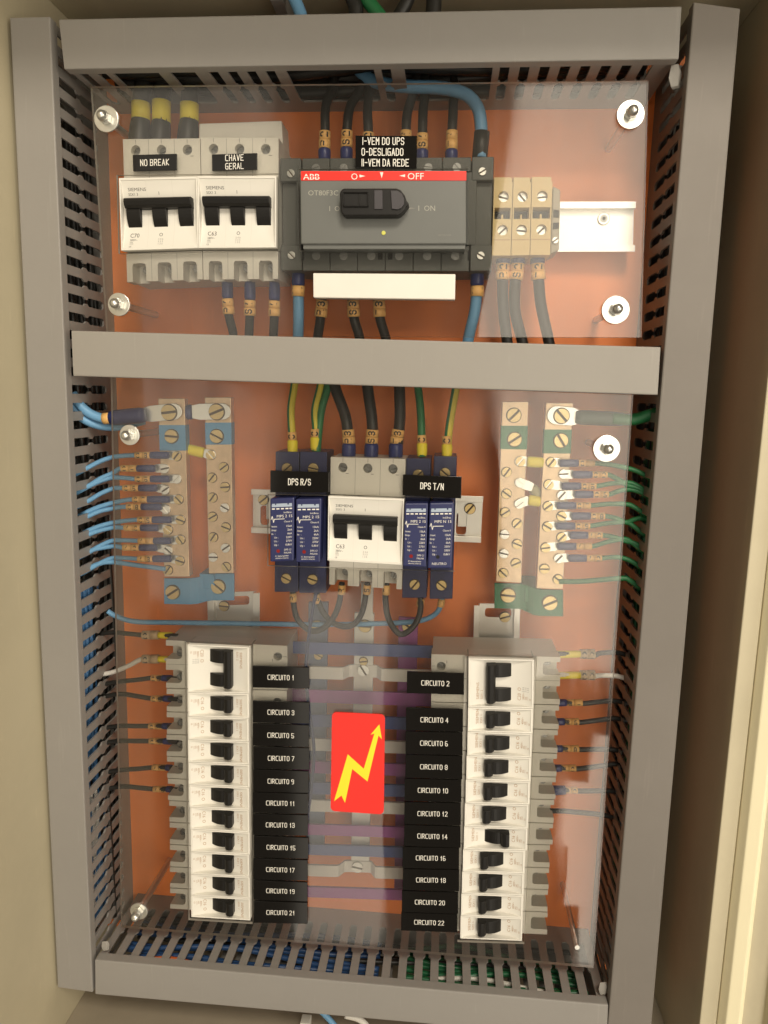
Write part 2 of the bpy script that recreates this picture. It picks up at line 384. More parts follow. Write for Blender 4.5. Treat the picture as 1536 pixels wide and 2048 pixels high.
# ================================================================== WIRING DUCTS
def rrect(x0, y0, x1, y1, r, n=4):
    out = []
    for cx, cy, a0 in ((x1 - r, y1 - r, 0), (x0 + r, y1 - r, 90), (x0 + r, y0 + r, 180), (x1 - r, y0 + r, 270)):
        for k in range(n + 1):
            a = math.radians(a0 + 90 * k / n); out.append((cx + r * math.cos(a), cy + r * math.sin(a)))
    return out
def slot_poly(s, half):
    """one break-out slot: straight front, neck, rounded rear, as (along, depth)"""
    n = half * .45
    return [(s - half, 8.2), (s + half, 8.2), (s + half, 33), (s + n, 35.5), (s + n, 38.5), (s + half, 41), (s + half, 61), (s + half * .6, 64), (s - half * .6, 64), (s - half, 61), (s - half, 41), (s - n, 38.5), (s - n, 35.5), (s - half, 33)]
def duct(label, q, along, opens=((), ()), first=6.0, DUCT=DUCT):
    """q: cover corners tl tr br bl at depth 0; along 'x' or 'y'; opens: wide gaps (mm along) broken out of each wall"""
    f = Fr(*q, 0); th = Thing('wiring_duct', label, 'wiring duct', f.org(YP), 'slotted grey wiring ducts')
    L = f.w if along == 'x' else f.h; W = f.h if along == 'x' else f.w
    P = (lambda s, t, Y: f.p(s, t, Y)) if along == 'x' else (lambda s, t, Y: f.p(t, s, Y))
    def bar(mb, s0, t0, s1, t1, Y0, Y1, b=.3):
        k = ((s0, t0), (s1, t0), (s1, t1), (s0, t1))
        return mb.hexa([P(s, t, Y0) for s, t in k], [P(s, t, Y1) for s, t in k], DUCT, b)
    mb = MB(); prof_ = [(0, 8), (0, .9), (.25, .25), (.9, 0), (W - .9, 0), (W - .25, .25), (W, .9), (W, 8), (W - 1.2, 8), (W - 1.2, 1.8), (1.2, 1.8), (1.2, 8)]
    mb.prism([P(0, t, Y) for t, Y in prof_], [P(L, t, Y) for t, Y in prof_], DUCT)
    th.part('cover', mb)
    th.part('base_channel', bar(MB(), 0, 1.4, L, W - 1.4, YP - 2, YP - .2, 0))
    for k, (ta, tb) in enumerate(((1.5, 2.9), (W - 2.9, W - 1.5))):
        holes = []; s = first; gaps = list(opens[k])
        while s < L - 5:
            if not any(a < s + 3.2 and s - 3.2 < b for a, b in gaps): holes.append(slot_poly(s, 3.15))
            s += 12.75
        for a, b in gaps: holes.append([(a, 8.2), (b, 8.2), (b, 61), (b - 2, 64), (a + 2, 64), (a, 61)])
        th.part('slotted_wall', MB().plate([(0, 1.9), (L, 1.9), (L, YP - 2), (0, YP - 2)], holes, lambda a, Y, t: P(a, t, Y), ta, tb, DUCT))
    return th, f
dl, fl = duct('tall grey slotted duct beside the blue neutral bars', ((19, 36), (100, 34), (185.5, 1984), (115, 1974)), 'y', first=9)
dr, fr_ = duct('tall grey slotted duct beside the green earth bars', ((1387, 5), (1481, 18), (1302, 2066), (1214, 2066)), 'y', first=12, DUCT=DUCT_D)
def mmx(f, px, py, Y): return (at(px, py, Y).x - f.c[0].x)
ftop = Fr((118, 38), (1363, 12), (1357, 118), (129, 138), 0)
ops = [(mmx(ftop, a, 140, 12), mmx(ftop, b, 140, 12)) for a, b in ((219, 311), (334, 384), (566, 742), (803, 980))]
dt, _ = duct('horizontal grey duct at the top, spanning above the breakers', ((118, 38), (1363, 12), (1357, 118), (129, 138)), 'x', ((), ops), first=7)
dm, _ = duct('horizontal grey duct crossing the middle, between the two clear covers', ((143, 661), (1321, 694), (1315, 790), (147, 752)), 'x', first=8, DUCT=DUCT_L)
dbm, _ = duct('horizontal grey duct along the bottom, below the circuit breaker columns', ((190.5, 1920), (1216, 2010), (1213, 2080), (191, 1989)), 'x', first=9)

# ================================================================== BREAKERS
YW, YS, YR = 13.0, 21.0, 62.0                # window face, shoulder face, back at the rail
def mcb(name, label, group, q, n, yt=26, yb=19, off=False, prints=None, fine=True, cover=None, screws=True, big=None):
    """miniature circuit breaker of n poles; q: window corners in its own upright order"""
    W = 17.8 * n; f = Fr(*q, YW, W, 45.0)
    th = Thing(name, label, 'circuit breaker', f.p(W / 2, 22.5, YR), group)
    B = W / n; mb = MB()
    f.box(mb, .15, -yt + .6, W - .15, 45 + yb - .6, YS + 13, YR, GREYW, .3)
    f.box(mb, .1, .3, W - .1, 44.7, 18.8, YS + 13.2, WHITE, 0)
    holes = [[(B * (k + .5) + 3.3 * math.cos(a), -19 + 3.3 * math.sin(a)) for a in [2 * math.pi * i / 14 for i in range(14)]] for k in range(n)]
    mb.plate([(.2, -yt), (W - .2, -yt), (W - .2, -.4), (.2, -.4)], holes, f.map(), YS, YS + 13.1, GREYW)
    comb = [(.2, 45.4)]; comb2 = []
    for k in range(n):
        x0 = B * k + 4.2; x1 = B * k + 13.8
        comb2 += [(x0, 45 + yb), (x0, 45 + yb - 10.5), (x0 + .8, 45 + yb - 12), (x1 - 2.2, 45 + yb - 12), (x1 - .6, 45 + yb - 11.2), (x1, 45 + yb - 9.5), (x1, 45 + yb)]
    out = [(.2, 45.4), (.2, 45 + yb)] + comb2 + [(W - .2, 45 + yb), (W - .2, 45.4)]
    mb.plate(out[::-1], [], f.map(), YS, YS + 13.1, GREYW)
    if n > 1:
        for k in range(1, n):                 # seams between the poles
            f.box(mb, B * k - .12, -yt + .5, B * k + .12, -1, YS - .04, YS + .5, INKG, 0)
            f.box(mb, B * k - .12, 46, B * k + .12, 45 + yb - .5, YS - .04, YS + .5, INKG, 0)
    for k in range(n):
        f.box(mb, B * k + 11, -15.2, B * k + 13.2, -14.9, YS - .05, YS + .3, INKB, 0)
        f.box(mb, B * (k + .5) - .12, -26 + .3, B * (k + .5) + .12, -23, YS - .05, YS + .3, INKB, 0)
    hs = th.part('housing', mb)
    for k in range(n):
        if screws:
            c = f.p(B * (k + .5), -19); slot_screw(th, (c.x, c.z), 3.1, YS + 6.5, DSCREW, name='terminal_screw', parent=hs)
        c = f.p(B * k + 11.6, 45 + yb - 8.4)
        slot_screw(th, (c.x, c.z), 2.9, YS + 8, DSCREW, name='terminal_screw', parent=hs)
    # front window: thin rims, and a panel curved about an axis along the poles
    mb = MB()
    N = 14; prof_ = []
    for i in range(N + 1):
        y = 1.2 + 42.6 * i / N; u = (y - 22.5) / 21.3; prof_.append((y, YW + .4 + 4.8 * (1 - u * u)))
    def sweep(x0, x1, pf, m_, bev=0, sm=False):
        return mb.prism([f.p(x0, y, Y) for y, Y in pf], [f.p(x1, y, Y) for y, Y in pf], m_, bev)
    v = [f.p(x, y, Y) for y, Y in prof_ for x in (.7, W - .7)]
    mb.add(v, [(2 * i, 2 * i + 1, 2 * i + 3, 2 * i + 2) for i in range(N)], WHITE, 0, True)
    for x0, x1 in ((0, .9), (W - .9, W)): f.box(mb, x0, 0, x1, 45, YW, 19.5, WHITE, .25)
    f.box(mb, .9, 0, W - .9, 1.4, YW, 19.5, WHITE, .2); f.box(mb, .9, 43.6, W - .9, 45, YW, 19.5, WHITE, .2)
    if n > 2:
        for k in range(1, n):
            pts = [(f.p(B * k - .1, y, Y - .05), f.p(B * k + .1, y, Y - .05)) for y, Y in prof_]
            mb.add([p_ for ab in pts for p_ in ab], [(2 * i, 2 * i + 1, 2 * i + 3, 2 * i + 2) for i in range(N)], GREYW, 0, True)
    def pm(x, y): return lambda a, b, z: f.p(x + a, y - b, YW + .4 + 4.8 * (1 - ((y - b - 22.5) / 21.3) ** 2) - z)
    ink = INKB if prints[2] else INKO
    font(mb, 'SIEMENS', pm(0, 0), 1.9, INKB if n == 3 else INKO, 5.0, -6.6, align='l', wide=1.25)
    font(mb, prints[1], pm(0, 0), 1.6, ink, 5.0, -9.4, align='l')
    if n == 3: font(mb, 'I', pm(0, 0), 2.0, INKB, 26.0, -9.0)
    font(mb, prints[0], pm(0, 0), 2.7 if n == 3 else 2.2, INKB if n == 3 else INKO, 5.4 if n == 3 else 4.5, -35.2 if n == 3 else -35.4, align='l')
    ox = 26.7 if n == 3 else 12.8
    font(mb, 'O', pm(0, 0), 2.3, INKB if n == 3 else INKO, ox, -35.0 if n == 3 else -35.4)
    font(mb, '380V~' if n > 1 else '400V~', pm(0, 0), 1.4, ink, 5.4, -38.2, align='l')
    for i in range(3): font(mb, '6000' if i == 0 else '====', pm(0, 0), .8, INKG if n == 3 else INKO, 5.4, -39.7 - .75 * i, align='l')
    if n > 1:
        font(mb, '2 4 6', pm(0, 0), 1.2, INKG, ox, -38.0); font(mb, '5 5 5', pm(0, 0), 1.2, INKG, ox, -39.6); font(mb, '1 3 5', pm(0, 0), 1.2, INKG, ox, -41.2)
    font(mb, 'CE', pm(0, 0), 1.0, ink, 6, -42.6)
    fp = th.part('front_panel', mb)
    # toggle
    mb = MB(); fl_ = (lambda y: 45 - y) if off else (lambda y: y)
    def pr(x0, x1, pf, bev):
        pf = [(fl_(y), Y) for y, Y in pf]
        mb.prism([f.p(x0, y, Y) for y, Y in pf], [f.p(x1, y, Y) for y, Y in pf], BLACK, bev)
    for k in range(n):
        x0 = B * k + 4.0; x1 = x0 + 9.4
        pr(x0, x1, [(18.6, 19), (18.6, 14.0), (21, 13.8), (23, 14.1), (25, 14.7), (27, 15.6), (29, 16.8), (30.4, 18.0), (30.6, 19.5)], .2)
    pr(3.7, B * (n - 1) + 13.7, [(12.6, 18), (12.6, 12.0), (13.3, 10.6), (15.0, 10.2), (17.4, 11.0), (18.8, 13.0), (19.2, 18)], .25)
    th.part('toggle', mb)
    if cover:
        fc = Fr(*cover, 40); th.part('terminal_cover', fc.all(MB(), YR, WHITE, .6))
    return th, f
mcb('circuit_breaker', 'three pole white breaker with the NO BREAK tag and yellow taped cables', 'three pole breakers', ((237.5, 356), (394, 353), (397, 496), (242, 501)), 3, prints=('C70', '5SX1 3', 1))
mcb('circuit_breaker', 'three pole white breaker under the CHAVE GERAL tag, against the dark switch', 'three pole breakers', ((394.5, 352), (552, 352), (551.5, 495), (397.5, 496)), 3, prints=('C63', '5SX1 3', 1),
    cover=((398, 247), (563, 241), (566, 292), (398, 292)))
mcb('circuit_breaker', 'three pole white breaker in the middle, between the blue surge arresters', 'three pole breakers', ((656.5, 992), (808, 998), (804, 1130), (655, 1121)), 3, prints=('C63', '5SX1 3', 1))
ORD = ['topmost', 'second', 'third', 'fourth', 'fifth', 'sixth', 'seventh', 'eighth', 'ninth', 'tenth', 'lowest']
LY = [1289, 1386, 1434, 1480, 1525, 1570, 1615, 1659, 1704, 1749, 1792, 1835]
RYl = [1295, 1388, 1437, 1484, 1530, 1576, 1621, 1666, 1710, 1755, 1798, 1842]
LX0 = [375, 376, 376, 376, 377, 378, 380, 381, 381, 381.5, 382]; LX1 = [498, 497.5, 497, 498, 498.5, 498, 498, 499, 498, 499.5, 500]
jit = lambda k, a=1.2: a * math.sin(k * 2.7)
for k in range(11):
    n = 2 if k == 0 else 1
    a, b, c, d = (LX0[k], LY[k]), (LX1[k], RYl[k]), (LX1[k] + .5, RYl[k + 1] - .8), (LX0[k] + .5, LY[k + 1] - .8)
    mcb('circuit_breaker', f'{ORD[k]} white breaker of the column beside the odd circuit tags' + (', double width' if k == 0 else ''), 'circuit breakers in the odd column', (b, c, d, a), n, prints=('C20' if k == 0 else 'C16', '5SX1 2' if k == 0 else '5SX1 1', 0))
RY0 = [1317, 1415, 1463.5, 1512, 1560, 1607, 1653, 1699.5, 1744, 1788, 1832, 1878]
RY1 = [1320, 1418, 1468, 1516, 1564, 1610, 1657.5, 1702, 1748, 1792, 1837, 1883]
RX0 = [937, 936, 935, 933, 931.5, 929.5, 928, 926, 924, 922.5, 921]; RX1 = [1068, 1066, 1064, 1062, 1060, 1057, 1055, 1050, 1048, 1046, 1045]
for k in range(11):
    n = 2 if k == 0 else 1
    a, b, c, d = (RX0[k], RY0[k]), (RX1[k], RY1[k]), (RX1[k] - 1, RY1[k + 1] - .8), (RX0[k] - .6, RY0[k + 1] - .8)
    mcb('circuit_breaker', f'{ORD[k]} white breaker of the column beside the even circuit tags' + (', double width' if k == 0 else ', switched the other way' if k == 6 else ''), 'circuit breakers in the even column', (d, a, b, c), n, off=(k == 6), prints=('C20' if k == 0 else 'C16', '5SX1 2' if k == 0 else '5SX1 1', 0))

# ================================================================== RAILS
def rail(label, q, Y, along, slots=(), w=None):
    """top hat rail: rims forward, channel back on the plate"""
    f = Fr(*q, Y); th = Thing('mounting_rail', label, 'mounting rail', f.org(YP), 'aluminium mounting rails')
    L, W = (f.w, f.h) if along == 'x' else (f.h, f.w)
    P = (lambda s, t, Yy: f.p(s, t, Yy)) if along == 'x' else (lambda s, t, Yy: f.p(t, s, Yy))
    e = W * .13; mb = MB()
    pf = [(0, 0), (e, 0), (e, 6), (W - e, 6), (W - e, 0), (W, 0), (W, 1.2), (W - e + 1, 1.2), (W - e + 1, 7.2), (e - 1, 7.2), (e - 1, 1.2), (0, 1.2)]
    if slots:
        for a, b in ((0, 2), (3, 5)): pass
        mb.plate([(0, e - 1), (L, e - 1), (L, W - e + 1), (0, W - e + 1)], [rrect(*s_, 2.4) for s_ in slots], lambda x, y, z: P(x, y, z), Y + 6, Y + 7.2, ALU)
        for t0, t1 in ((0, e), (W - e, W)):
            k = ((0, t0), (L, t0), (L, t1), (0, t1)); mb.hexa([P(s_, t, Y) for s_, t in k], [P(s_, t, Y + 1.2) for s_, t in k], ALU, .25)
        for t0, t1 in ((e - 1, e), (W - e, W - e + 1)):
            k = ((0, t0), (L, t0), (L, t1), (0, t1)); mb.hexa([P(s_, t, Y + 1.3) for s_, t in k], [P(s_, t, Y + 6) for s_, t in k], ALU, 0)
    else:
        mb.prism([P(0, t, Y + d) for t, d in pf], [P(L, t, Y + d) for t, d in pf], ALU)
    th.part('rail_profile', mb)
    for s0 in (L * .08, L * .92):             # spacers down to the plate
        k = ((s0 - 4, W * .3), (s0 + 4, W * .3), (s0 + 4, W * .7), (s0 - 4, W * .7)); th.part('spacer', MB().hexa([P(s_, t, Y + 7.2) for s_, t in k], [P(s_, t, YP) for s_, t in k], ALU, .2))
    return th, P, L, W
th, P, L, W = rail('horizontal aluminium rail under the upper breakers, dark switch and beige terminals', ((262, 405), (1272, 403), (1270, 503), (262, 505)), 62, 'x')
c = at(1207, 438, 68); th.part('rivet', MB().disc((c.x, c.z), 4.3, 66.6, 68.2, ZINC, 22, .4).disc((c.x, c.z), 2.7, 66.3, 66.7, DSCREW, 18, .1).disc((c.x, c.z), 1.2, 66.1, 66.5, DARK, 12, 0))
th, P, L, W = rail('horizontal aluminium rail behind the blue surge arresters', ((502, 978), (967, 993), (962, 1086), (502, 1066)), 62, 'x', slots=((6, 14, 13, 30), (162, 14, 170, 31)))
for q in ((526, 1000), (940, 1018)):
    c = at(*q, 66); slot_screw(th, (c.x, c.z), 4.0, 67.5, BRASS)
th, P, L, W = rail('upright aluminium rail end above the odd breaker column', ((414, 1190), (519, 1186), (519, 1836), (430, 1836)), 62, 'y', slots=((3.5, 11, 11, 32),))
c = at(447, 1213, 66); slot_screw(th, (c.x, c.z), 4.0, 67.5, BRASS)
th, P, L, W = rail('upright aluminium rail end above the even breaker column', ((948, 1211), (1041, 1213), (1022, 1862), (935, 1858)), 62, 'y', slots=((3.5, 9, 11, 30),))
c = at(1010, 1235, 66); slot_screw(th, (c.x, c.z), 4.0, 67.5, BRASS)

# ================================================================== CHANGEOVER SWITCH
f = Fr((600, 341), (932, 341), (932, 497), (602, 497), 8.0)
sw = Thing('changeover_switch', 'dark grey changeover switch with red strip and black rotary handle', 'switch', f.org(YR))
g = Fr((560, 316), (988, 313), (983, 542), (562, 541), 22.0)
mb = MB()
g.box(mb, 0, 0, g.w, g.h, 30, YR, DGREY, .8)
g.box(mb, 11, 9.5, g.w - 11, g.h - 17, 22.5, 30.2, DGREY, .5)
for x0, x1 in ((0, 14.5), (g.w - 14.5, g.w)):
    g.box(mb, x0, 0, x1, 15, 22, 30.2, DGREY, .6); g.box(mb, x0, g.h - 17, x1, g.h, 22, 30.2, DGREY, .6); g.box(mb, x0 + .5, 15, x1 - .5, g.h - 17, 27, 30.2, DGREY, .4)
for k in range(6):
    for y0, y1 in ((0, 9), (g.h - 16.5, g.h)):
        x0 = 15 + k * (g.w - 30) / 6; g.box(mb, x0 + .15, y0, x0 + (g.w - 30) / 6 - .15, y1, 23, 30.2, DGREY, .4)
for x in (g.w / 2 - 3.4, g.w / 2 + 3.4): g.box(mb, x - 1.6, g.h - 13.5, x + 1.6, g.h - 7.5, 22.9, 24, DARK, 0)
for x in (15, g.w - 15): g.box(mb, x - 1.2, g.h - 14, x + 1.2, g.h - 7, 22.9, 24, DARK, 0)
body = sw.part('body', mb)
for k in range(6):
    x0 = 15 + (k + .5) * (g.w - 30) / 6
    for y in (g.h - 10, 6.5):
        c = g.p(x0, y); slot_screw(sw, (c.x, c.z), 2.9, 23.2, DSCREW, parent=body, name='terminal_screw', h=.8)
for x, y in ((7.5, 10), (g.w - 7.5, 9.5), (7.5, g.h - 10), (g.w - 7.5, g.h - 10)):
    c = g.p(x, y); slot_screw(sw, (c.x, c.z), 2.6, 22, ZINC, parent=body, name='cover_screw', h=1)
mb = MB(); f.box(mb, 0, 0, f.w, f.h - 3, 8, 24, MGREY, .7); f.box(mb, 1, f.h - 3.5, f.w - .5, f.h, 10, 24, MGREY, .5)
px = lambda x, y: (lambda q: ((q.x - f.c[0].x) / (f.c[1].x - f.c[0].x) * f.w, (f.c[0].z - q.z) / (f.c[0].z - f.c[3].z) * f.h))(at(540 + x / 3.339, 240 + y / 3.339, 8))
def ft(t, x, y, h, m_, Y=8, **k): a, b = px(x, y); font(mb, t, face_map(f, a, b, Y), h, m_, **k)
ft('OT80F3C', 352, 487, 3.2, INKL, wide=1.1); ft('I  O', 425, 592, 3.2, INKL); ft('I  ON', 1038, 592, 3.4, INKL); ft('100/125/160A', 1150, 775, 1.1, INKG)
for pts, m_ in (([(915, 585), (966, 593), (915, 600)], INKG),):
    mb.add([f.p(*px(*q), 7.9) for q in pts], [(0, 1, 2)], m_)
front = sw.part('front_cover', mb)
mb = MB(); a = px(207, 343); b = px(1308, 405)
f.box(mb, a[0], a[1], b[0], b[1], 7.6, 8.3, RED, 0)
ft('OFF', 972, 376, 4.0, INKW, Y=7.6, wide=1.1); ft('O', 563, 378, 4.0, INKW, Y=7.6)
mb2 = mb; a_, b_ = px(276, 380); fm = face_map(f, a_, b_, 7.6)
for i in range(3):                            # the maker's three block letters, cut by a thin line
    pass
font(mb, 'ABB', lambda x, y, z: fm(x, y, z), 3.6, INKW, wide=1.2)
for dx in (-.12, .12): font(mb, 'ABB', lambda x, y, z: fm(x + dx, y, z + .02 + .05 * dx), 3.6, INKW, wide=1.2)
a = px(222, 379); b = px(330, 379); f.box(mb, a[0], a[1] - .16, b[0], b[1] + .16, 7.40, 7.6, RED, 0)
for pts in ([(597, 366), (637, 376), (597, 385)], [(734, 350), (757, 350), (745, 391)], [(901, 364), (862, 374), (901, 383)]):
    mb.add([f.p(*px(*q), 7.5) for q in pts], [(0, 1, 2)], INKW)
sw.part('red_strip', mb, front)
c = f.p(*px(746, 758)); sw.part('indicator_dot', MB().disc((c.x, c.z), 1.4, 7.5, 8.2, mat('yellow_green_dot', (.62, .60, .12), .5, bump=0)), front)
mb = MB()
K = [(488, 490), (500, 482), (845, 482), (872, 492), (900, 530), (908, 560), (926, 588), (906, 606), (892, 630), (868, 652), (845, 662), (500, 662), (480, 640), (474, 510)]
mb.prism([f.p(*px(*q), -1) for q in K], [f.p(*px(*q), 9) for q in K], BLACK, .8)
def hb(x0, y0, x1, y1, Y0, Y1, m_, bv=.3): 
    a = px(x0, y0); b = px(x1, y1); f.box(mb, a[0], a[1], b[0], b[1], Y0, Y1, m_, bv)
hb(497, 508, 662, 514, -2.2, -.8, BLACK); hb(497, 598, 662, 606, -2.2, -.8, BLACK); hb(497, 514, 503, 598, -2.2, -.8, BLACK); hb(655, 514, 662, 598, -2.2, -.8, BLACK); hb(700, 496, 752, 622, -1.7, -.8, mat('worn_black_plastic', (.05, .045, .05), .4))
hb(600, 516, 607, 596, -1.5, -.8, BLACK)
A = [(808, 500), (850, 500), (880, 520), (895, 555), (893, 590), (875, 615), (850, 625), (812, 622)]
mb.prism([f.p(*px(*q), -2.0) for q in A], [f.p(*px(*q), -.8) for q in A], mat('worn_black_plastic', (.05, .045, .05), .4), .3)
sw.part('rotary_handle', mb)
fw = Fr((626, 546), (911, 548), (910, 599), (626.5, 595), 14.0)
single('white_filler_strip', fw.all(MB(), 23, WHITE, .6), fw.org(23), 'blank white plastic strip under the dark changeover switch', 'filler strip')

# ================================================================== BEIGE TERMINALS
tb = [((988, 364), (1026.5, 364), (1022, 511), (984, 511)), ((1027, 364), (1063.5, 364), (1060, 510), (1022.5, 511)), ((1064, 363), (1106, 363), (1101, 510), (1060.5, 510))]
for k, q in enumerate(tb):
    f = Fr(*q, 26); th = Thing('terminal_block', ('beige feed through terminal touching the dark switch', 'middle one of the three beige terminals', 'beige terminal beside the bare rail end')[k], 'terminal block', f.org(YR), 'beige terminals on the upper rail')
    Wt, Ht = f.w, f.h; up = f.h * .195; lo = Ht * .65
    circ = lambda cx, cy, r: [(cx + r * math.cos(2 * math.pi * i / 16), cy + r * math.sin(2 * math.pi * i / 16)) for i in range(16)]
    mb = MB()
    mb.plate([(0, 0), (Wt - .3, 0), (Wt - .3, Ht * .345), (0, Ht * .345)], [circ(Wt * .52, up, 3.5)], f.map(), 26, 36, BEIGE)
    mb.plate([(0, Ht * .50), (Wt - .3, Ht * .50), (Wt - .3, Ht), (0, Ht)], [circ(Wt * .52, lo, 3.5)], f.map(), 26, 36, BEIGE)
    f.box(mb, 0, -4.6, Wt - .3, Ht, 36, YR, BEIGE, .3); f.box(mb, .2, -4.4, Wt - .5, -.2, 31, 36.2, BEIGE, .3)
    f.box(mb, 0, Ht * .345, .9, Ht * .5, 26, 36, BEIGE, .2); f.box(mb, Wt - 1.2, Ht * .345, Wt - .3, Ht * .5, 26, 36, BEIGE, .2)
    f.box(mb, .4, Ht * .78, Wt - .8, Ht * .79, 25.9, 27, INKO, 0)
    f.box(mb, 1, Ht * .36, Wt - 1.3, Ht * .49, 34, 36.2, DARK, 0)
    f.box(mb, Wt * .45, Ht * .42, Wt * .55, Ht * .50, 30, 35, BEIGE, .3)
    b_ = th.part('body', mb)
    for y in (up, lo):
        c = f.p(Wt * .52, y); slot_screw(th, (c.x, c.z), 3.3, 31, ZINC, parent=b_, name='terminal_screw')
f = Fr((1106, 372), (1121, 380), (1118, 500), (1101, 508), 34)
th = Thing('end_clamp', 'narrow grey beige end clamp closing the terminal row on the rail', 'end clamp', f.org(YR))
mb = MB(); f.all(mb, YR, mat('grey_beige_plastic', (.38, .34, .26), .5), .8); f.box(mb, 1, f.h * .34, f.w - .6, f.h * .46, 33.8, 36, DARK, 0); f.box(mb, 1, f.h * .54, f.w - .6, f.h * .64, 33.8, 36, DARK, 0)
th.part('body', mb)
c = f.p(f.w / 2, f.h * .82); slot_screw(th, (c.x, c.z), 2.2, 34, ZINC)

# ================================================================== SURGE ARRESTERS
BLK2 = mat('navy_side_plastic', (.012, .016, .075), .4)
dps = [(((540, 997), (588.5, 995), (587.5, 1122), (540, 1124)), (551, 903, 598, 1184), 'navy blue surge arrester under DPS R/S, beside the rail end with brass screw'),
       (((591.5, 998), (643, 997), (640, 1125), (591.5, 1125)), (600, 903, 654, 1186), 'navy blue surge arrester under DPS R/S, touching the white breaker'),
       (((809.5, 1006.5), (856.5, 1006), (852, 1135), (805.5, 1133)), (813, 916, 862, 1196), 'navy blue surge arrester under DPS T/N, touching the white breaker'),
       (((859, 1006), (908, 1005), (903, 1137), (855, 1137)), (868, 912, 914, 1198), 'navy blue surge arrester marked NEUTRO with a small black hole')]
for k, (q, (x0, y0, x1, y1), lab) in enumerate(dps):
    f = Fr(*q, 11, 17.4, 46.0); th = Thing('surge_arrester', lab, 'surge arrester', f.org(YR), 'navy surge arresters in the middle row')
    sh = -6 if k < 2 else -10
    g = Fr((x0, y0), (x1, y0 + 1), (x1 + (-2 if k < 2 else -9), y1), (x0 + (-2 if k < 2 else -9), y1), 30)
    mb = MB(); g.all(mb, YR, BLUEM, .5)
    f.box(mb, 1.2, 1.5, 16.2, 44, 22, 40, BLK2, .3)
    base = th.part('base', mb)
    for yy in (.115, .90):
        c = g.p(g.w * .5, g.h * yy); slot_screw(th, (c.x, c.z), 3.7, 30, BRASS, parent=base, name='terminal_screw')
    mb = MB(); f.all(mb, 24, BLUEM, 1.0)
    fm = lambda a, b, z: f.p(a, b * -1, 11 - z)
    ink = INKW
    for i, (x_, w_) in enumerate(((1.4, 2.2), (4.6, 2.2), (7.9, 2.2), (11.1, 2.2), (14.0, 1.9))):
        f.box(mb, x_, 7.2, x_ + w_, 8.1, 10.93, 11.2, INKW, 0)
    f.box(mb, 1.3, 4.9, 15.9, 6.3, 10.93, 11.2, mat('pale_blue_print', (.38, .45, .55), .6, bump=0), 0)
    for x_, w_ in ((1.5, 2.2), (4.5, 8.0), (13.6, 2.2)): f.box(mb, x_, 3.9, x_ + w_, 4.9, 10.93, 11.2, mat('pale_blue_print', (.38, .45, .55), .6, bump=0), 0)
    font(mb, 'Ind.Bras.', fm, 1.25, ink, 15.9, -10.3, align='r')
    font(mb, 'MPS N 15' if k == 3 else 'MPS 2 15', fm, 1.9, ink, 16.1, -13.0, align='r', wide=1.12)
    z = 2.0 if k == 3 else 0; line = [(.8, 15.2 + z * .6), (1.7, 12.8 + z * .6), (2.6, 17.4 + z * .6), (3.2, 15.0 + z * .6), (10.6, 15.0 + z * .6)]
    for i, ((xa, ya), (xb, yb_)) in enumerate(zip(line, line[1:])):
        d = Vector((xb - xa, yb_ - ya)).normalized() * .22; n_ = (-d.y, d.x); zz = 10.92 - .01 * i
        mb.add([f.p(xa - n_[0], ya - n_[1], zz), f.p(xb - n_[0], yb_ - n_[1], zz), f.p(xb + n_[0], yb_ + n_[1], zz), f.p(xa + n_[0], ya + n_[1], zz)], [(0, 1, 2, 3)], ink)
    font(mb, 'Classe II', fm, 1.2, ink, 15.8, -16.9 - z * 1.2, align='r')
    rows = [('Imax:', '15kA'), ('Iimp:', '2kA'), ('In  :', '6kA'), ('Un :', '330V' if k == 3 else '220V'), ('Uc :', '330V' if k == 3 else '275V'), ('Up :', '0,8kV')]
    for i, (l_, r_) in enumerate(rows):
        font(mb, l_, fm, 1.35, ink, 1.2 if i < 3 else 3.1, -20.2 - z * 1.1 - i * 2.7, align='l'); font(mb, r_, fm, 1.45, ink, 16.0, -20.2 - z * 1.1 - i * 2.7, align='r')
    if k < 3:
        font(mb, 'DPS C/', fm, 1.25, ink, 15.6, -37.4, align='r'); font(mb, 'FALHA', fm, 1.25, ink, 15.6, -39.6, align='r')
        font(mb, 'C/ desacoplador', fm, 1.05, ink, 8.8, -41.8); font(mb, 'térmico interno', fm, 1.05, ink, 8.8, -43.4)
    else: font(mb, 'NEUTRO', fm, 1.7, ink, 8.4, -42.6, wide=1.1)
    ct = th.part('cartridge', mb)
    c = f.p(6.0 if k < 3 else 7.2, 38.2 if k < 3 else 37.8)
    th.part('fault_indicator' if k < 3 else 'round_hole', MB().disc((c.x, c.z), 1.35, 10.8, 11.3, mat('dark_red_lens', (.22, .012, .012), .25, bump=0) if k < 3 else DARK, 14, 0), ct)

# ================================================================== BUSBARS
def barbox(q, Y0, Y1, m_, bevel=.3, mb=None): return Fr(*q, Y0).all(mb or MB(), Y1, m_, bevel)
def vbar(label, q, Y, m_, group, screws=()):
    f = Fr(*q, Y); th = Thing('phase_busbar', label, 'busbar', f.org(YP), group)
    th.part('bar', f.all(MB(), Y + 4, m_, .4)); th.part('insulator', f.box(MB(), f.w * .25, f.h * .3, f.w * .75, f.h * .36, Y + 4, YP, WBAR, .3))
    for (x, y, r, mm) in screws:
        c = at(x, y, Y); slot_screw(th, (c.x, c.z), r, Y, mm, h=1.8)
    return th
G1 = 'upright phase bars between the breaker columns'
vbar('upright blue phase bar beside the odd circuit tags', ((617, 1205), (656, 1205), (648, 1700), (612, 1700)), 52, mat('dull_blue_bar', (.12, .15, .24), .45, var=.06), G1, ((634, 1252, 4.6, BRASS), (637, 1310, 3.4, BRASS)))
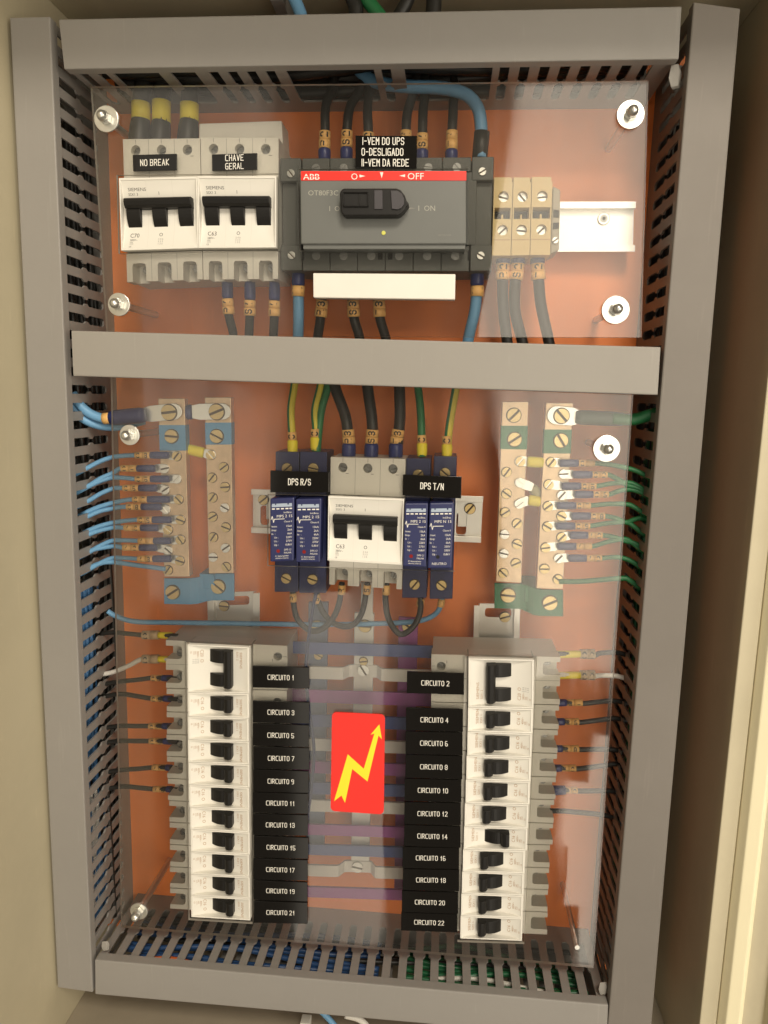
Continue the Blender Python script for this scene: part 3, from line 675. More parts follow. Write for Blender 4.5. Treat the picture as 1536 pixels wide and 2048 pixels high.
vbar('upright pale grey phase bar in the middle, behind the red sticker', ((709, 1226), (748, 1228), (738, 1745), (702, 1742)), 52, WBAR, G1, ((730, 1252, 4.8, BRASS), (727, 1322, 3.2, BRASS)))
vbar('upright purple phase bar beside the even circuit tags', ((797, 1235), (836, 1237), (822, 1800), (788, 1798)), 54, PURP, G1, ((817, 1252, 4.8, BRASS),))
single('feeder_strip', Fr((722, 1165), (747, 1165), (745, 1232), (722, 1232), 50).all(MB(), 53, WBAR, .3), at(735, 1200, 53), 'short pale grey strip rising from the middle phase bar', 'busbar')
def tap(kind, y, m_, extra='', joggle=None, screw=None, x0=572, x1=880, hh=26):
    """a flat bar from breaker to breaker, dropping back onto its phase bar at joggle x"""
    th = Thing('tap_bar', f'{kind} cross bar {extra}', 'busbar', at(725, y, 60), 'cross bars feeding the breaker columns')
    mb = MB(); Y = 44; D = 7.0; h = hh / 2.62
    A = at(x0, y - 2, Y); Bq = at(x1, y + 8, Y)
    def sect(x, dY): 
        u = (x - A.x) / (Bq.x - A.x); z = A.z + (Bq.z - A.z) * u; return [Vector((x, Y + dY, z + h / 2)), Vector((x, Y + dY, z - h / 2)), Vector((x, Y + dY + 2.2, z - h / 2)), Vector((x, Y + dY + 2.2, z + h / 2))]
    xs = [(A.x, 0)]
    if joggle: jx = at(joggle, y, 50).x; xs += [(jx - 17, 0), (jx - 15, .5), (jx - 11, D - .5), (jx - 9, D), (jx + 9, D), (jx + 11, D - .5), (jx + 15, .5), (jx + 17, 0)]
    xs += [(Bq.x, 0)]
    ss = [sect(*q) for q in xs]; v = [p for q in ss for p in q]; n = len(ss)
    mb.add(v, [(4 * i + k, 4 * i + (k + 1) % 4, 4 * i + 4 + (k + 1) % 4, 4 * i + 4 + k) for i in range(n - 1) for k in range(4)] + [(0, 1, 2, 3), (4 * n - 1, 4 * n - 2, 4 * n - 3, 4 * n - 4)], m_)
    th.part('bar', mb)
    if screw: c = at(*screw, Y + D); slot_screw(th, (c.x, c.z), 4.6, Y + D, ZINC, h=2)
    for xx, yy in ((x0, y - 2), (x1, y + 8)):   # bare tongue into the breaker terminal
        c = at(xx, yy, Y); sg = -1 if xx == x0 else 1
        th.part('copper_tongue', bx(MB(), min(c.x, c.x + sg * 14), Y + .3, c.z - 3.2, max(c.x, c.x + sg * 14), Y + 1.9, c.z + 3.2, COPPER, .2))
    return th
tap('blue', 1297, BBLUE, 'nearest the top, above the CIRCUITO 1 level', hh=25)
tap('white', 1346, WBAR, 'bent back under a slotted screw at the CIRCUITO 1 level', 726, (727, 1340))
tap('purple', 1393, PURP, 'just below the CIRCUITO 1 tag', hh=27)
tap('blue', 1442, BBLUE, 'passing behind the upper end of the red sticker')
tap('white', 1490, WBAR, 'behind the red sticker at the CIRCUITO 6 level', 722)
tap('purple', 1535, PURP, 'behind the red sticker at the CIRCUITO 8 level')
tap('blue', 1577, BBLUE, 'behind the red sticker at the CIRCUITO 10 level')
tap('white', 1612, WBAR, 'crossing behind the lower end of the red sticker', 718)
tap('purple', 1660, PURP, 'just below the red sticker at the CIRCUITO 14 level', hh=24)
tap('blue', 1700, BBLUE, 'at the CIRCUITO 16 level with a dark smear above a screw', hh=24)
tap('white', 1742, WBAR, 'lowest white one, bent back under a slotted screw', 715, (715, 1733))
tap('purple', 1785, PURP, 'lowest of all, at the CIRCUITO 20 level', hh=24)
single('sagging_blue_wire', MB().tube(catmull([at(x, y, Y) for x, y, Y in ((640, 1160, 34), (625, 1220, 32), (612, 1330, 32), (617, 1410, 33), (628, 1500, 34), (622, 1580, 36), (615, 1640, 40))]), 1.3, mat('deep_blue_insulation', (.015, .03, .12), .4), 8), at(620, 1400, 50),
       'thin dark blue wire hanging down along the odd circuit tags', 'wire')

# ================================================================== NEUTRAL AND EARTH BARS
def dist_bar(label, q, band, m_, screws, bigs, Y=34):
    f = Fr(*q, Y); th = Thing('terminal_bar', label, 'terminal bar', f.org(YP), 'drilled terminal bars')
    bb = th.part('bar', f.all(MB(), Y + 8, COPPER, .35))
    y0 = (f.c[0].z - at(q[0][0], band[0], Y).z); y1 = f.c[0].z - at(q[0][0], band[1], Y).z
    th.part('painted_band', f.box(MB(), -.15, y0, f.w + .15, y1, Y - .18, Y + 8.2, m_, .15))
    for x, y in screws:
        c = at(x, y, Y); slot_screw(th, (c.x, c.z), 3.5, Y, BRASS if random.random() < .6 else ZINC, h=random.uniform(1.9, 2.7), parent=bb)
    for x, y in bigs:
        c = at(x, y, Y - 1); slot_screw(th, (c.x, c.z), 4.9, Y - .3, BRASS, h=2.4, parent=bb)
    return th
cA = lambda x, y: (140 + x / 4.042, 760 + y / 4.042)
cD = lambda x, y: (940 + x / 4.042, 760 + y / 4.042)
dist_bar('neutral bar with blue band taking the row of numbered blue wires', (cA(712, 150), cA(925, 150), cA(965, 1590), cA(762, 1590)), (850, 901), PBLUE,
         [cA(*q) for q in ((865, 615), (770, 715), (868, 800), (775, 885), (880, 965), (780, 1045), (895, 1130), (795, 1210), (895, 1290), (800, 1375), (890, 1460), (795, 1535))], [cA(820, 455)])
dist_bar('neutral bar with blue band and empty screws, nearer the surge arresters', (cA(1088, 140), cA(1300, 140), cA(1320, 1560), cA(1122, 1565)), (845, 889), PBLUE,
         [cA(*q) for q in ((1140, 605), (1245, 705), (1150, 790), (1255, 865), (1155, 950), (1255, 1030), (1155, 1105), (1262, 1190), (1160, 1270), (1262, 1355), (1160, 1430), (1265, 1510))], [cA(1185, 455)], 38)
dist_bar('earth bar with green band and mostly empty screws, nearer the surge arresters', (cD(262, 175), cD(475, 175), cD(415, 1640), cD(210, 1630)), (851.5, 898.5), PGREEN,
         [cD(*q) for q in ((405, 658), (295, 745), (405, 830), (295, 920), (395, 1000), (283, 1070), (380, 1160), (278, 1245), (380, 1325), (273, 1400), (370, 1480), (268, 1560))], [cD(355, 285), cD(360, 480)], 38)
dist_bar('earth bar with green band taking the row of numbered green wires', (cD(615, 185), cD(835, 185), cD(752, 1690), cD(537, 1685)), (859, 907), PGREEN,
         [cD(*q) for q in ((655, 665), (755, 760), (635, 845), (740, 930), (630, 1020), (740, 1100), (625, 1185), (740, 1270), (610, 1355), (715, 1440), (600, 1525), (710, 1610))], [cD(735, 490)])
def support(label, pts, Ys, m_, screws):
    """a flat painted strip stepping between two depths: pts are (x, top y, bottom y)"""
    th = Thing('bar_support', label, 'bar support', at(pts[1][0], pts[1][1], YP), 'painted supports under the terminal bars')
    v = []; n = len(pts)
    for (x, y0, y1), Y in zip(pts, Ys):
        a = at(x, y0, Y); b = at(x, y1, Y); v += [a, b, b + Vector((0, 2, 0)), a + Vector((0, 2, 0))]
    th.part('strip', MB().add(v, [(4 * i + k, 4 * i + (k + 1) % 4, 4 * i + 4 + (k + 1) % 4, 4 * i + 4 + k) for i in range(n - 1) for k in range(4)] + [(0, 1, 2, 3), (4 * n - 1, 4 * n - 2, 4 * n - 3, 4 * n - 4)], m_, .3))
    a = at(pts[n // 2][0], pts[n // 2][1] + 15, 44); th.part('standoff', bx(MB(), a.x - 6, 46, a.z - 6, a.x + 6, YP, a.z + 6, m_, .5))
    for x, y, Y in screws:
        c = at(x, y, Y); slot_screw(th, (c.x, c.z), 5.4, Y, BRASS, h=2.4)
support('blue painted strip joining the feet of the two neutral bars', [(328, 1157, 1208), (379, 1157, 1209), (395, 1155, 1208), (412, 1149, 1203), (425, 1147, 1201), (468, 1147, 1201)], (43, 43, 44, 47, 48, 48), PBLUE, ((346, 1184, 43), (437, 1173, 48)))
support('green painted strip joining the feet of the two earth bars', [(989, 1166, 1217), (1040, 1168, 1218), (1052, 1170, 1223), (1066, 1176, 1230), (1080, 1179, 1232), (1126.5, 1180, 1233)], (48, 48, 47, 44, 43, 43), PGREEN, ((1016, 1190, 48), (1099.5, 1205, 43)))

# ================================================================== CLEAR COVERS
YA, TA = 16.5, 2.6
def sheet(label, q, cuts):
    f = Fr(*q, YA); th = Thing('clear_cover', label, 'clear cover', f.org(YP), 'clear acrylic covers')
    o = [f.p(0, 0), f.p(f.w, 0), f.p(f.w, f.h), f.p(0, f.h)]
    outer = [(p.x, p.z) for p in o]; hol = []
    for c in cuts: hol.append([(p.x, p.z) for p in (at(x, y, YA) for x, y in c)])
    th.part('sheet', MB().plate(outer, hol, lambda x, z, Y: Vector((x, Y, z)), YA, YA + TA, ACR, EDGE))
    return th
shu = sheet('upper clear acrylic cover over the dark switch and the three pole breakers', ((181, 173), (1297, 161), (1283, 675), (213, 672)),
      [((233, 350), (557, 347), (557, 501), (237, 507)), ((597, 338), (936, 337), (936, 501), (599, 501))])
shl = sheet('lower clear acrylic cover over the circuit breaker columns and terminal bars', ((221, 742), (1268, 772), (1187.5, 1936), (242, 1855)),
      [((535, 989), (914, 996), (909, 1143), (535, 1132)), ((370, 1284), (505, 1291), (505, 1848), (377, 1840)), ((931, 1311), (1074, 1315), (1049, 1888), (915, 1884))])
def bolt(x, y, r, label, washer=True, stud=0):
    c = at(x, y, YA - 1); th = Thing('cover_bolt', label, 'bolt', (c.x, YP, c.z), 'bolts holding the clear covers')
    if washer: th.part('washer', MB().disc((c.x, c.z), r, YA - 1.7, YA - .05, ZINC, 28, .3))
    a = [Vector((c.x + 4.4 * math.cos(math.pi / 3 * k + .3), YA - 5.6, c.z + 4.4 * math.sin(math.pi / 3 * k + .3))) for k in range(6)]
    if washer:
        mb = MB().prism(a, Vector((0, 3.9, 0)), ZINC, .35)
        mb.dome((c.x, c.z), [(3.6, YA - 5.5), (3.5, YA - 8), (3.0, YA - 9.6), (1.9, YA - 10.8), (.7, YA - 11.3), (.1, YA - 11.4)], ZINC); th.part('cap_nut', mb)
    th.part('standoff_rod', MB().disc((c.x, c.z), 2.6, YA + TA + .05, YP, ALU, 14, .2) if not stud else MB().disc((c.x, c.z), 2.0, YA - stud, YP, ZINC, 14, .2))
UP, LO = 'upper clear cover', 'lower clear cover'
bolt(213, 238, 8.6, f'washer and domed nut in the {UP} corner by the yellow taped cables')
bolt(1261, 229, 8.8, f'washer and domed nut in the {UP} corner above the bare rail end')
bolt(238, 609, 8.0, f'washer and domed nut in the {UP} corner below the three pole breakers')
bolt(1231, 620, 9.2, f'washer and domed nut in the {UP} corner below the bare rail end')
bolt(259.5, 870, 7.4, f'washer and domed nut in the {LO} corner by the blue neutral wires')
bolt(1213, 897, 9.2, f'washer and domed nut in the {LO} corner by the green earth wires')
bolt(278, 1822, 7.2, f'washer and domed nut in the {LO} corner below the odd column')
bolt(1151, 1880, 7, f'bare threaded stud without nut in the {LO} corner below the even column', False, 9)

# ================================================================== TAGS
def tag(q, lines, label, h=3.0, Y=None, sp=4.6, name='engraved_tag', wide=.70):
    jx, jy, js = random.uniform(-1.1, 1.1), random.uniform(-.5, .5), random.uniform(-.9, .9)   # stuck on by hand
    q = [(x + jx, y + jy + (js if i in (1, 2) else -js) * .5) for i, (x, y) in enumerate(q)]
    Y = Y or YA - 1.6; f = Fr(*q, Y); mb = MB(); f.all(mb, YA - .03, TAGB, .2)
    n = len(lines)
    for i, t in enumerate(lines):
        dx, txt = t if isinstance(t, tuple) else (0, t)
        fm = face_map(f, f.w / 2 + dx, f.h / 2 + (i - (n - 1) / 2) * sp, Y); stroke(mb, txt, fm, h, INKW, wide=wide, wt=.125)
    return single(name, mb, f.org(YA), label, 'tag', 'engraved black tags')
tag(((265, 310), (353, 307.5), (353, 340), (266, 342.5)), ['NO BREAK'], 'small black tag reading NO BREAK over the first three pole breaker', 3.8)
tag(((423.5, 308), (514, 306), (514, 339), (424, 341)), ['CHAVE', 'GERAL'], 'small black tag reading CHAVE GERAL over the second three pole breaker', 3.6, sp=5.3)
tag(((710.7, 271), (834, 272), (833, 337), (710.7, 336)), [(-1.85, 'I-VEM DO UPS'), (-2.4, '0-DESLIGADO'), (-.5, 'II-VEM DA REDE')], 'large black tag with three lines of text above the red strip', 4.2, sp=6.7, wide=.63)
tag(((540, 941), (657, 944.6), (656.8, 985), (540, 984.7)), ['DPS R/S'], 'black tag reading DPS R/S over two blue surge arresters', 4.3, wide=.58)
tag(((805.5, 948.5), (922.7, 953), (921.7, 996.7), (804.5, 990)), ['DPS T/N'], 'black tag reading DPS T/N over two blue surge arresters', 4.3, wide=.58)
TL = [(1332, 1375), (1402, 1445), (1447, 1491), (1493, 1537), (1539, 1583), (1585, 1626), (1628, 1670), (1672, 1715), (1717, 1759), (1761, 1800), (1802, 1845)]
for k, (a, b) in enumerate(TL):
    x0 = 505 + 3 * k / 10; x1 = 618 - 2.5 * k / 10
    tag(((x0, a), (x1, a + 3), (x1, b + 2.5), (x0, b)), [f'CIRCUITO {2 * k + 1}'], f'{ORD[k]} black tag of the odd column, reading CIRCUITO {2 * k + 1}', 3.6, wide=.68)
TR = [(1343, 1386), (1416, 1461), (1463, 1508), (1510, 1556), (1558, 1602), (1604, 1648), (1650, 1692), (1694, 1736), (1738, 1780), (1782, 1824), (1826, 1862)]
for k, (a, b) in enumerate(TR):
    x0 = 814 - 11 * k / 10; x1 = 928 - 13 * k / 10
    tag(((x0, a), (x1, a + 3), (x1, b + 3), (x0 - .5, b)), [(0 if k else 0, f'CIRCUITO {2 * k + 2}')], f'{ORD[k]} black tag of the even column, reading CIRCUITO {2 * k + 2}', 3.6, wide=.68)
# warning sticker
f = Fr((664, 1424), (770, 1429), (767.5, 1629), (661, 1622), YA - .7); mb = MB()
mb.plate(rrect(0, 0, f.w, f.h, 3.6, 6), [], f.map(), YA - .7, YA - .03, RED)
A = [(758.8, 1448.5), (763.7, 1478.6), (757, 1471), (735, 1563), (704.5, 1538), (690, 1606), (683, 1591), (668, 1602.5), (695.5, 1508.6), (727.5, 1537.5), (748.7, 1467), (741, 1469.5)]
v = [at(x, y, YA - .78) for x, y in A]; mb.add(v, [tuple(t) for t in tessellate_polygon([[Vector((p.x, p.z, 0)) for p in v]])], YELL)
single('warning_sticker', mb, f.org(YA), 'red sticker with rounded corners and a yellow lightning arrow', 'sticker')

# ================================================================== WIRES
def W(name, label, pts, r, m_, cat='wire', group=None, sleeves=(), n=8, stripe=False, seg=10):
    """pts: (px, py, Y); sleeves: (kind, (x, y), (x, y), Y, radius, material, text)"""
    P = catmull([at(*q) for q in pts], n); o = P[0].copy(); o.y = YP
    th = Thing(name, label, cat, o, group)
    th.part('insulation', MB().tube(P, r, m_, seg, stripe=stripe))
    for s_ in sleeves: sleeve(th, *s_)
    return th
def sleeve(th, kind, a, b, Y, r, m_, txt='', th_=1.0, upright=False):
    A = at(*a, Y); B = at(*b, Y); mb = MB(); d = (B - A); L = d.length; d.normalize(); nn = Vector((-d.z, 0, d.x))
    if kind == 'marker_sleeve' and len(txt) > 1:      # one short ring per character
        for i in range(len(txt)):
            q0 = A + d * (L * i / len(txt) + .12); q1 = A + d * (L * (i + 1) / len(txt) - .12); rr = r * (1 + .04 * ((i + len(txt)) % 2))
            mb.tube([q0, q0 + (q1 - q0) * .5, q1], rr, m_, 14)
    elif kind == 'crimp_sleeve':
        mb.tube([A, A + d * L * .12, A + d * L * .5, A + d * L * .8, B], [r * .86, r, r, r * .97, r * .9], m_, 14)
    else:
        mb.tube([A, A + d * L * .5, B], r, m_, 14)
    for i, ch in enumerate(txt):
        c = A + d * (L * (i + .5) / len(txt)); h = min(r * 1.25, L / len(txt) * .8)
        ax, ay = d, nn
        if ay.z < 0 and abs(d.x) > abs(d.z): ay = -ay
        if abs(d.z) > abs(d.x): ax, ay = (Vector((0, 0, 1)), Vector((-1, 0, 0)))   # read along the wire
        fm = lambda x, y, z: (lambda p, o_: Vector((p.x, Y - math.sqrt(max(r * r - o_ * o_, 0)) - .14 - z, p.z)))(c + ax * x + ay * y, min(abs((ax * x + ay * y).dot(nn)), r * .97))
        stroke(mb, ch, fm, h, INKB, wt=.2, lift=.04, wide=.8)
    return th.part(kind, mb)
def lug(th, a, b, Y, wd, tk=1.0):
    """flat cable lug with rounded end, from a (barrel) to b (palm)"""
    A = at(*a, Y); B = at(*b, Y); d = (B - A).normalized(); nn = Vector((-d.z, 0, d.x)); e = wd * .5
    out = [A + nn * e * .8, A + (B - A) * .25 + nn * e]; 
    for k in range(9):
        an = math.pi / 2 - math.pi * k / 8; out.append(B + d * e * math.cos(an) + nn * e * math.sin(an))
    out += [A + (B - A) * .25 - nn * e, A - nn * e * .8]
    th.part('lug', MB().prism(out, Vector((0, tk, 0)), ZINC, .2))

# three thick cables into the first breaker
for k, (x, x2, y0, y1, lab) in enumerate(((282, 286, 206, 240, 'thick black cable with yellow tape, first of three beside the corner bolt'), (323, 325, 203, 245, 'thick black cable with the tallest yellow tape, middle of three'), (379, 377, 208, 242, 'thick black cable with yellow tape, standing apart next to the pale cover'))):
    th = W('black_cable', lab, [(x2 + 14, 60, 50), (x2 + 6, 140, 48), (x, 205, 44), (x, 260, 42), (x - 2, 296, 40)], 6.2, WBLK, 'cable', 'thick cables with yellow tape', [('yellow_tape', (x, y0), (x, y1), 43, 6.6, TAPE)])
    th.part('heat_shrink', MB().tube(catmull([at(x, y1 - 1, 43), at(x - 2, 262, 42), at(x - 4, 292, 41)], 5), [6.4, 6.6, 6.8, 7.0, 7.2, 7.3, 7.4, 7.5, 7.5, 7.5, 7.5], WBLK, 14))
# top of the changeover switch
sp = 'black cables into the changeover switch'
tops = [((660, 100), (668, 170), (652, 210), (650, 262), 263, 300, '2R', 'above the switch, first from the CHAVE GERAL breaker'), ((740, 110), (722, 175), (700, 215), (694, 262), 262, 298, '2S', 'above the switch, second from the CHAVE GERAL breaker'), ((735, 110), (738, 175), (735, 225), (737, 268), 266, 300, '2T', 'whose marker hides behind the three line tag'),
        ((840, 110), (830, 175), (815, 225), (812, 268), 262, 300, '1R', 'half hidden behind the far edge of the three line tag'), ((842, 110), (850, 175), (846, 225), (845, 272), 268, 302, '1S', 'just clear of the three line tag'), ((905, 110), (908, 175), (906, 225), (904, 268), 262, 302, '1T', 'beside the bent blue cable')]
for (a, b, c, d, y0, y1, t, lab) in tops:
    W('black_cable', 'black switch feed cable ' + lab, [a + (60,), b + (52,), c + (44,), d + (40,), (d[0] - 1, 318, 38)], 3.3, WBLK, 'cable', sp,
      [('marker_sleeve', (d[0], y0), (d[0] - 1, y1 - 2), 39.5, 4.0, MARK, t), ('crimp_sleeve', (d[0] - 1, y1 - 2), (d[0] - 1, 322), 38.5, 4.4, FERR)])
th = W('blue_cable', 'thick light blue cable bending down into the switch beside the black cables', [(700, 120, 56), (742, 160, 50), (800, 172, 46), (880, 176, 43), (930, 188, 40), (955, 215, 38), (962, 250, 37), (962, 280, 36), (961, 318, 34)], 4.3, LBLUE, 'cable', None, [('heat_shrink', (964, 264), (959, 322), 35.5, 5.3, WBLK)])
# below the upper breakers and the switch
for x, y0, t, dx, lab in ((455, 567, '1R', 12, 'below the CHAVE GERAL breaker, first of three'), (500, 570, '1S', -2, 'below the CHAVE GERAL breaker, middle of three'), (549, 571, '1T', -2, 'below the CHAVE GERAL breaker, next to the blue wire')):
    W('black_cable', 'black cable ' + lab, [(x, y0, 38), (x, y0 + 40, 38), (x + dx * .3, y0 + 68, 40), (x + dx, 672, 44), (x + dx * 1.4, 740, 48)], 3.3, WBLK, 'cable', 'black cables below the upper row',
      [('crimp_sleeve', (x, y0 + 30), (x, y0 - 6), 38, 4.1, FERR), ('marker_sleeve', (x, y0 + 61 - 30), (x + dx * .25, y0 + 62), 38.3, 4.2, MARK, t)])
for x, y0, pts, lab in ((597, 545, ((597, 595, 38), (597, 640, 40), (596, 690, 44), (596, 750, 48)), 'below the dark switch, beside the black cables of CHAVE GERAL'), (955, 545, ((953, 590, 38), (949, 625, 40), (938, 672, 44), (925, 740, 50)), 'below the dark switch, beside the beige terminals')):
    W('blue_wire', 'light blue wire ' + lab, [(x, y0, 36)] + list(pts), 4.0, LBLUE, 'wire', 'blue wires below the changeover switch', [('crimp_sleeve', (x - 1, y0 + 27), (x, y0 - 6), 36.5, 4.8, FERR), ('marker_sleeve', (x, y0 + 27), (x - 1, y0 + 48), 37.5, 4.7, MARK, 'N')])
for x, dx, t, lab in ((643, -8, '3R', 'first of three below the white filler strip'), (704, 16, '3S', 'middle of three below the white filler strip'), (756, 16, '3T', 'last of three below the white filler strip')):
    W('black_cable', 'black cable ' + lab, [(x + 2, 575, 34), (x, 605, 35), (x + dx * .3, 640, 38), (x + dx, 680, 42), (x + dx * 1.8, 760, 46)], 3.5, WBLK, 'cable', 'black cables below the upper row', [('marker_sleeve', (x + 2, 601), (x + dx * .22, 634), 35.2, 4.4, MARK, t)])
for x, pts, t, lab in ((1006, ((1005, 560), (1007, 620), (1014, 680), (1022, 750)), '2R', 'grey black cable under the beige terminal touching the switch'), (1036, ((1031, 560), (1030, 620), (1044, 680), (1060, 750)), '2S', 'grey black cable under the middle beige terminal'), (1075, ((1077, 555), (1082, 610), (1097, 680), (1110, 750)), '2T', 'black cable under the last beige terminal, curving away')):
    W('black_cable', lab, [(x, 508, 40)] + [(a, b, 40 + i * 2) for i, (a, b) in enumerate(pts)], 3.9, WBLK, 'cable', 'black cables below the beige terminals', [('crimp_sleeve', (x, 530), (x + .5, 506), 40, 5.0, FERR), ('marker_sleeve', (x, 527), (pts[0][0], 560), 40, 4.9, MARK, t)])
# wires coming down to the middle row
gg = 'green and yellow earth wires above the surge arresters'
for (pts, x, y, lab, two) in ((((600, 700), (588, 775), (582, 820), (584, 870)), 585, 878, 'green yellow earth wire nearest the neutral bars', 0), (((655, 700), (640, 775), (630, 820), (632, 862)), 631, 872, 'green yellow earth wire beside the first black cable, in front', 0), (((668, 700), (655, 775), (643, 820), (637, 868)), 634, 874, 'dark green earth wire doubled up behind its neighbour', 1),
                         (((826, 700), (836, 775), (841, 820), (843, 866)), 844, 884, 'green earth wire over the DPS T/N tag, beside the third black cable', 1), (((925, 700), (912, 775), (904, 820), (897, 868)), 894, 886, 'green yellow earth wire nearest the earth bars', 0)):
    th = W('earth_wire', lab, [(a, b, 48 - i * 4) for i, (a, b) in enumerate(pts)] + [(x, y + 30, 34)], 2.9, WGRN if two else GY, 'wire', gg, [] if lab.startswith('dark') else [('marker_sleeve', (x - 1, y - 14), (x, y + 4), 35, 3.3, MARK, '0'), ('crimp_sleeve', (x, y + 2), (x, y + 28), 35, 3.9, TAPE)], stripe=False if two else (7, 10))
for pts, x, t, lab in ((((648, 700), (672, 780), (690, 830), (696, 870)), 697, '3R', 'bending in from the earth wires'), (((728, 700), (736, 780), (743, 830), (745, 870)), 742, '3S', 'in the middle of the three'), (((797, 700), (799, 780), (800, 830), (797, 870)), 791, '3T', 'beside the green earth wire')):
    W('black_cable', 'thick black cable into the middle breaker, ' + lab, [(a, b, 46 - i * 3) for i, (a, b) in enumerate(pts)] + [(x, 925, 32)], 4.1, WBLK, 'cable', 'black cables into the middle breaker',
      [('marker_sleeve', (pts[3][0], 859), (x + 1, 888), 36, 4.6, MARK, '3' + t[1]), ('crimp_sleeve', (x + 1, 887), (x, 924), 34, 5.2, FERR)])
# loops below the middle row
lp = 'short jumper loops below the middle row'
W('black_wire', 'black jumper from the first blue arrester to the middle breaker', [(585, 1170, 40), (587, 1205, 40), (596, 1240, 38), (625, 1262, 36), (655, 1250, 36), (676, 1215, 36), (684, 1165, 36)], 2.3, WBLK, 'wire', lp, [('marker_sleeve', (586, 1186), (587, 1203), 40, 2.9, MARK, 'R'), ('marker_sleeve', (684, 1170), (683, 1188), 36, 2.9, MARK, 'R')])
W('black_wire', 'black jumper from the second blue arrester to the middle breaker', [(632, 1170, 42), (636, 1200, 42), (650, 1230, 40), (675, 1250, 38), (705, 1250, 36), (725, 1222, 36), (735, 1165, 36)], 2.3, WBLK, 'wire', lp, [('marker_sleeve', (633, 1188), (635, 1206), 42, 2.9, MARK, 'S'), ('marker_sleeve', (735, 1170), (733, 1188), 36, 2.9, MARK, 'S')])
W('black_wire', 'black jumper from the middle breaker to the third blue arrester', [(773, 1165, 36), (771, 1200, 36), (778, 1240, 36), (800, 1268, 35), (825, 1255, 36), (840, 1225, 38), (841, 1180, 40)], 2.3, WBLK, 'wire', lp, [('marker_sleeve', (773, 1170), (772, 1189), 36, 2.9, MARK, 'T'), ('marker_sleeve', (842, 1197), (840, 1213), 40, 2.9, MARK, 'T')])
W('blue_wire', 'long light blue wire running level from the neutral arrester to the duct', [(884, 1180, 42), (881, 1212, 42), (865, 1232, 46), (830, 1243, 48), (760, 1247, 50), (640, 1249, 50), (500, 1247, 48), (350, 1245, 44), (270, 1243, 40), (232, 1232, 36), (215, 1222, 34)], 2.0, LBLUE, 'wire', lp, [('marker_sleeve', (884, 1198), (881, 1213), 42, 2.7, MARK, 'N')])
# numbered neutral wires
nn_ = 'numbered light blue wires on the neutral bar'
rows = [('03', 608, 528, 652, 800, (865, 615), (340, 625), (150, 705)), ('04', 715, 415, 545, 690, (770, 715), (340, 755), (150, 855)), ('05', 800, 530, 655, 805, (868, 800), (340, 790), (150, 860)), ('06', 873, 430, 560, 705, (775, 885), (340, 880), (160, 970)),
        ('07', 965, 510, 630, 808, (880, 965), (340, 995), (120, 1075)), ('08', 1025, 460, 580, 740, (780, 1045), (340, 1040), (170, 1090)), ('09', 1130, 550, 670, 820, (895, 1130), (340, 1155), (120, 1230)), ('10', 1195, 440, 575, 715, (795, 1210), (340, 1195), (140, 1255)),
        ('11', 1300, 555, 680, 820, (895, 1290), (340, 1300), (140, 1400)), ('12', 1355, 430, 565, 705, (800, 1375), (340, 1345), (120, 1395)), ('13', 1445, 550, 675, 820, (890, 1460), (340, 1440), (130, 1545))]
for i, (t, y, m0, m1, s1, sc, mid, end) in enumerate(rows):
    a = lambda x, yy: cA(x, yy)
    th = W('neutral_wire', f'{ORD[i]} light blue wire on the neutral bar, marked {t[0]} {t[1]}', [a(m1 - 20, y) + (30,), a(m0, y) + (30,), a((m0 + mid[0]) / 2, (y + mid[1]) / 2 - 4) + (31,), a(*mid) + (32,), a((mid[0] + end[0]) / 2, (mid[1] + end[1]) / 2 - 8) + (30,), a(*end) + (28,), a(end[0] - 110, end[1] + 60) + (26,)], 1.75, LBLUE, 'wire', nn_,
      [('marker_sleeve', a(m0, y), a(m1, y), 30, 2.5, MARK, t), ('crimp_sleeve', a(s1, y), a(m1 - 6, y), 30, 2.75, FERR)])
    lug(th, a(s1 - 10, y), a(sc[0], sc[1] - 2), 33.3, 6.6, .6)
W('neutral_wire', 'lowest light blue wire on the neutral bar, unmarked, pushed under the last screw', [cA(775, 1528) + (32,), cA(560, 1500) + (31,), cA(340, 1472) + (32,), cA(220, 1490) + (30,), cA(120, 1550) + (28,), cA(20, 1600) + (26,)], 1.9, LBLUE, 'wire', nn_)
th = W('blue_cable', 'thick light blue cable with orange ring and big blue sleeve on the neutral bar', [cA(360, 298) + (28,), cA(270, 310) + (28,), cA(160, 270) + (27,), cA(70, 190) + (26,), cA(20, 110) + (26,)], 3.6, LBLUE, 'cable', None, [('marker_sleeve', cA(272, 312), cA(340, 306), 28, 4.2, MARK, ''), ('crimp_sleeve', cA(605, 283), cA(330, 308), 28, 5.8, FERR)])
lug(th, cA(590, 280), cA(840, 255), 31.5, 12.0); c = at(*cA(800, 262), 31); slot_screw(th, (c.x, c.z), 5.6, 31.5, BRASS, h=2.2)
W('blue_cable', 'second light blue cable hanging just below the sleeved one by the corner bolt', [cA(600, 330) + (46,), cA(420, 375) + (36,), cA(270, 375) + (33,), cA(150, 340) + (29,), cA(70, 285) + (27,), cA(10, 200) + (26,)], 3.0, LBLUE, 'cable')
th = Thing('jumper_cable', 'short blue sleeved lug on top of the second neutral bar', 'cable', at(*cA(1000, 260), YP))
sleeve(th, 'crimp_sleeve', cA(995, 258), cA(900, 265), 40, 5.6, FERR); lug(th, cA(985, 258), cA(1235, 255), 35.5, 12.0); c = at(*cA(1185, 258), 35); slot_screw(th, (c.x, c.z), 5.6, 35.5, BRASS, h=2.2)
th = Thing('yellow_terminal', 'yellow sleeved terminal between the two neutral bars', 'wire terminal', at(*cA(1010, 575), YP))
sleeve(th, 'crimp_sleeve', cA(1090, 592), cA(935, 555), 42, 4.2, TAPE); lug(th, cA(1080, 592), cA(1140, 605), 37, 7)
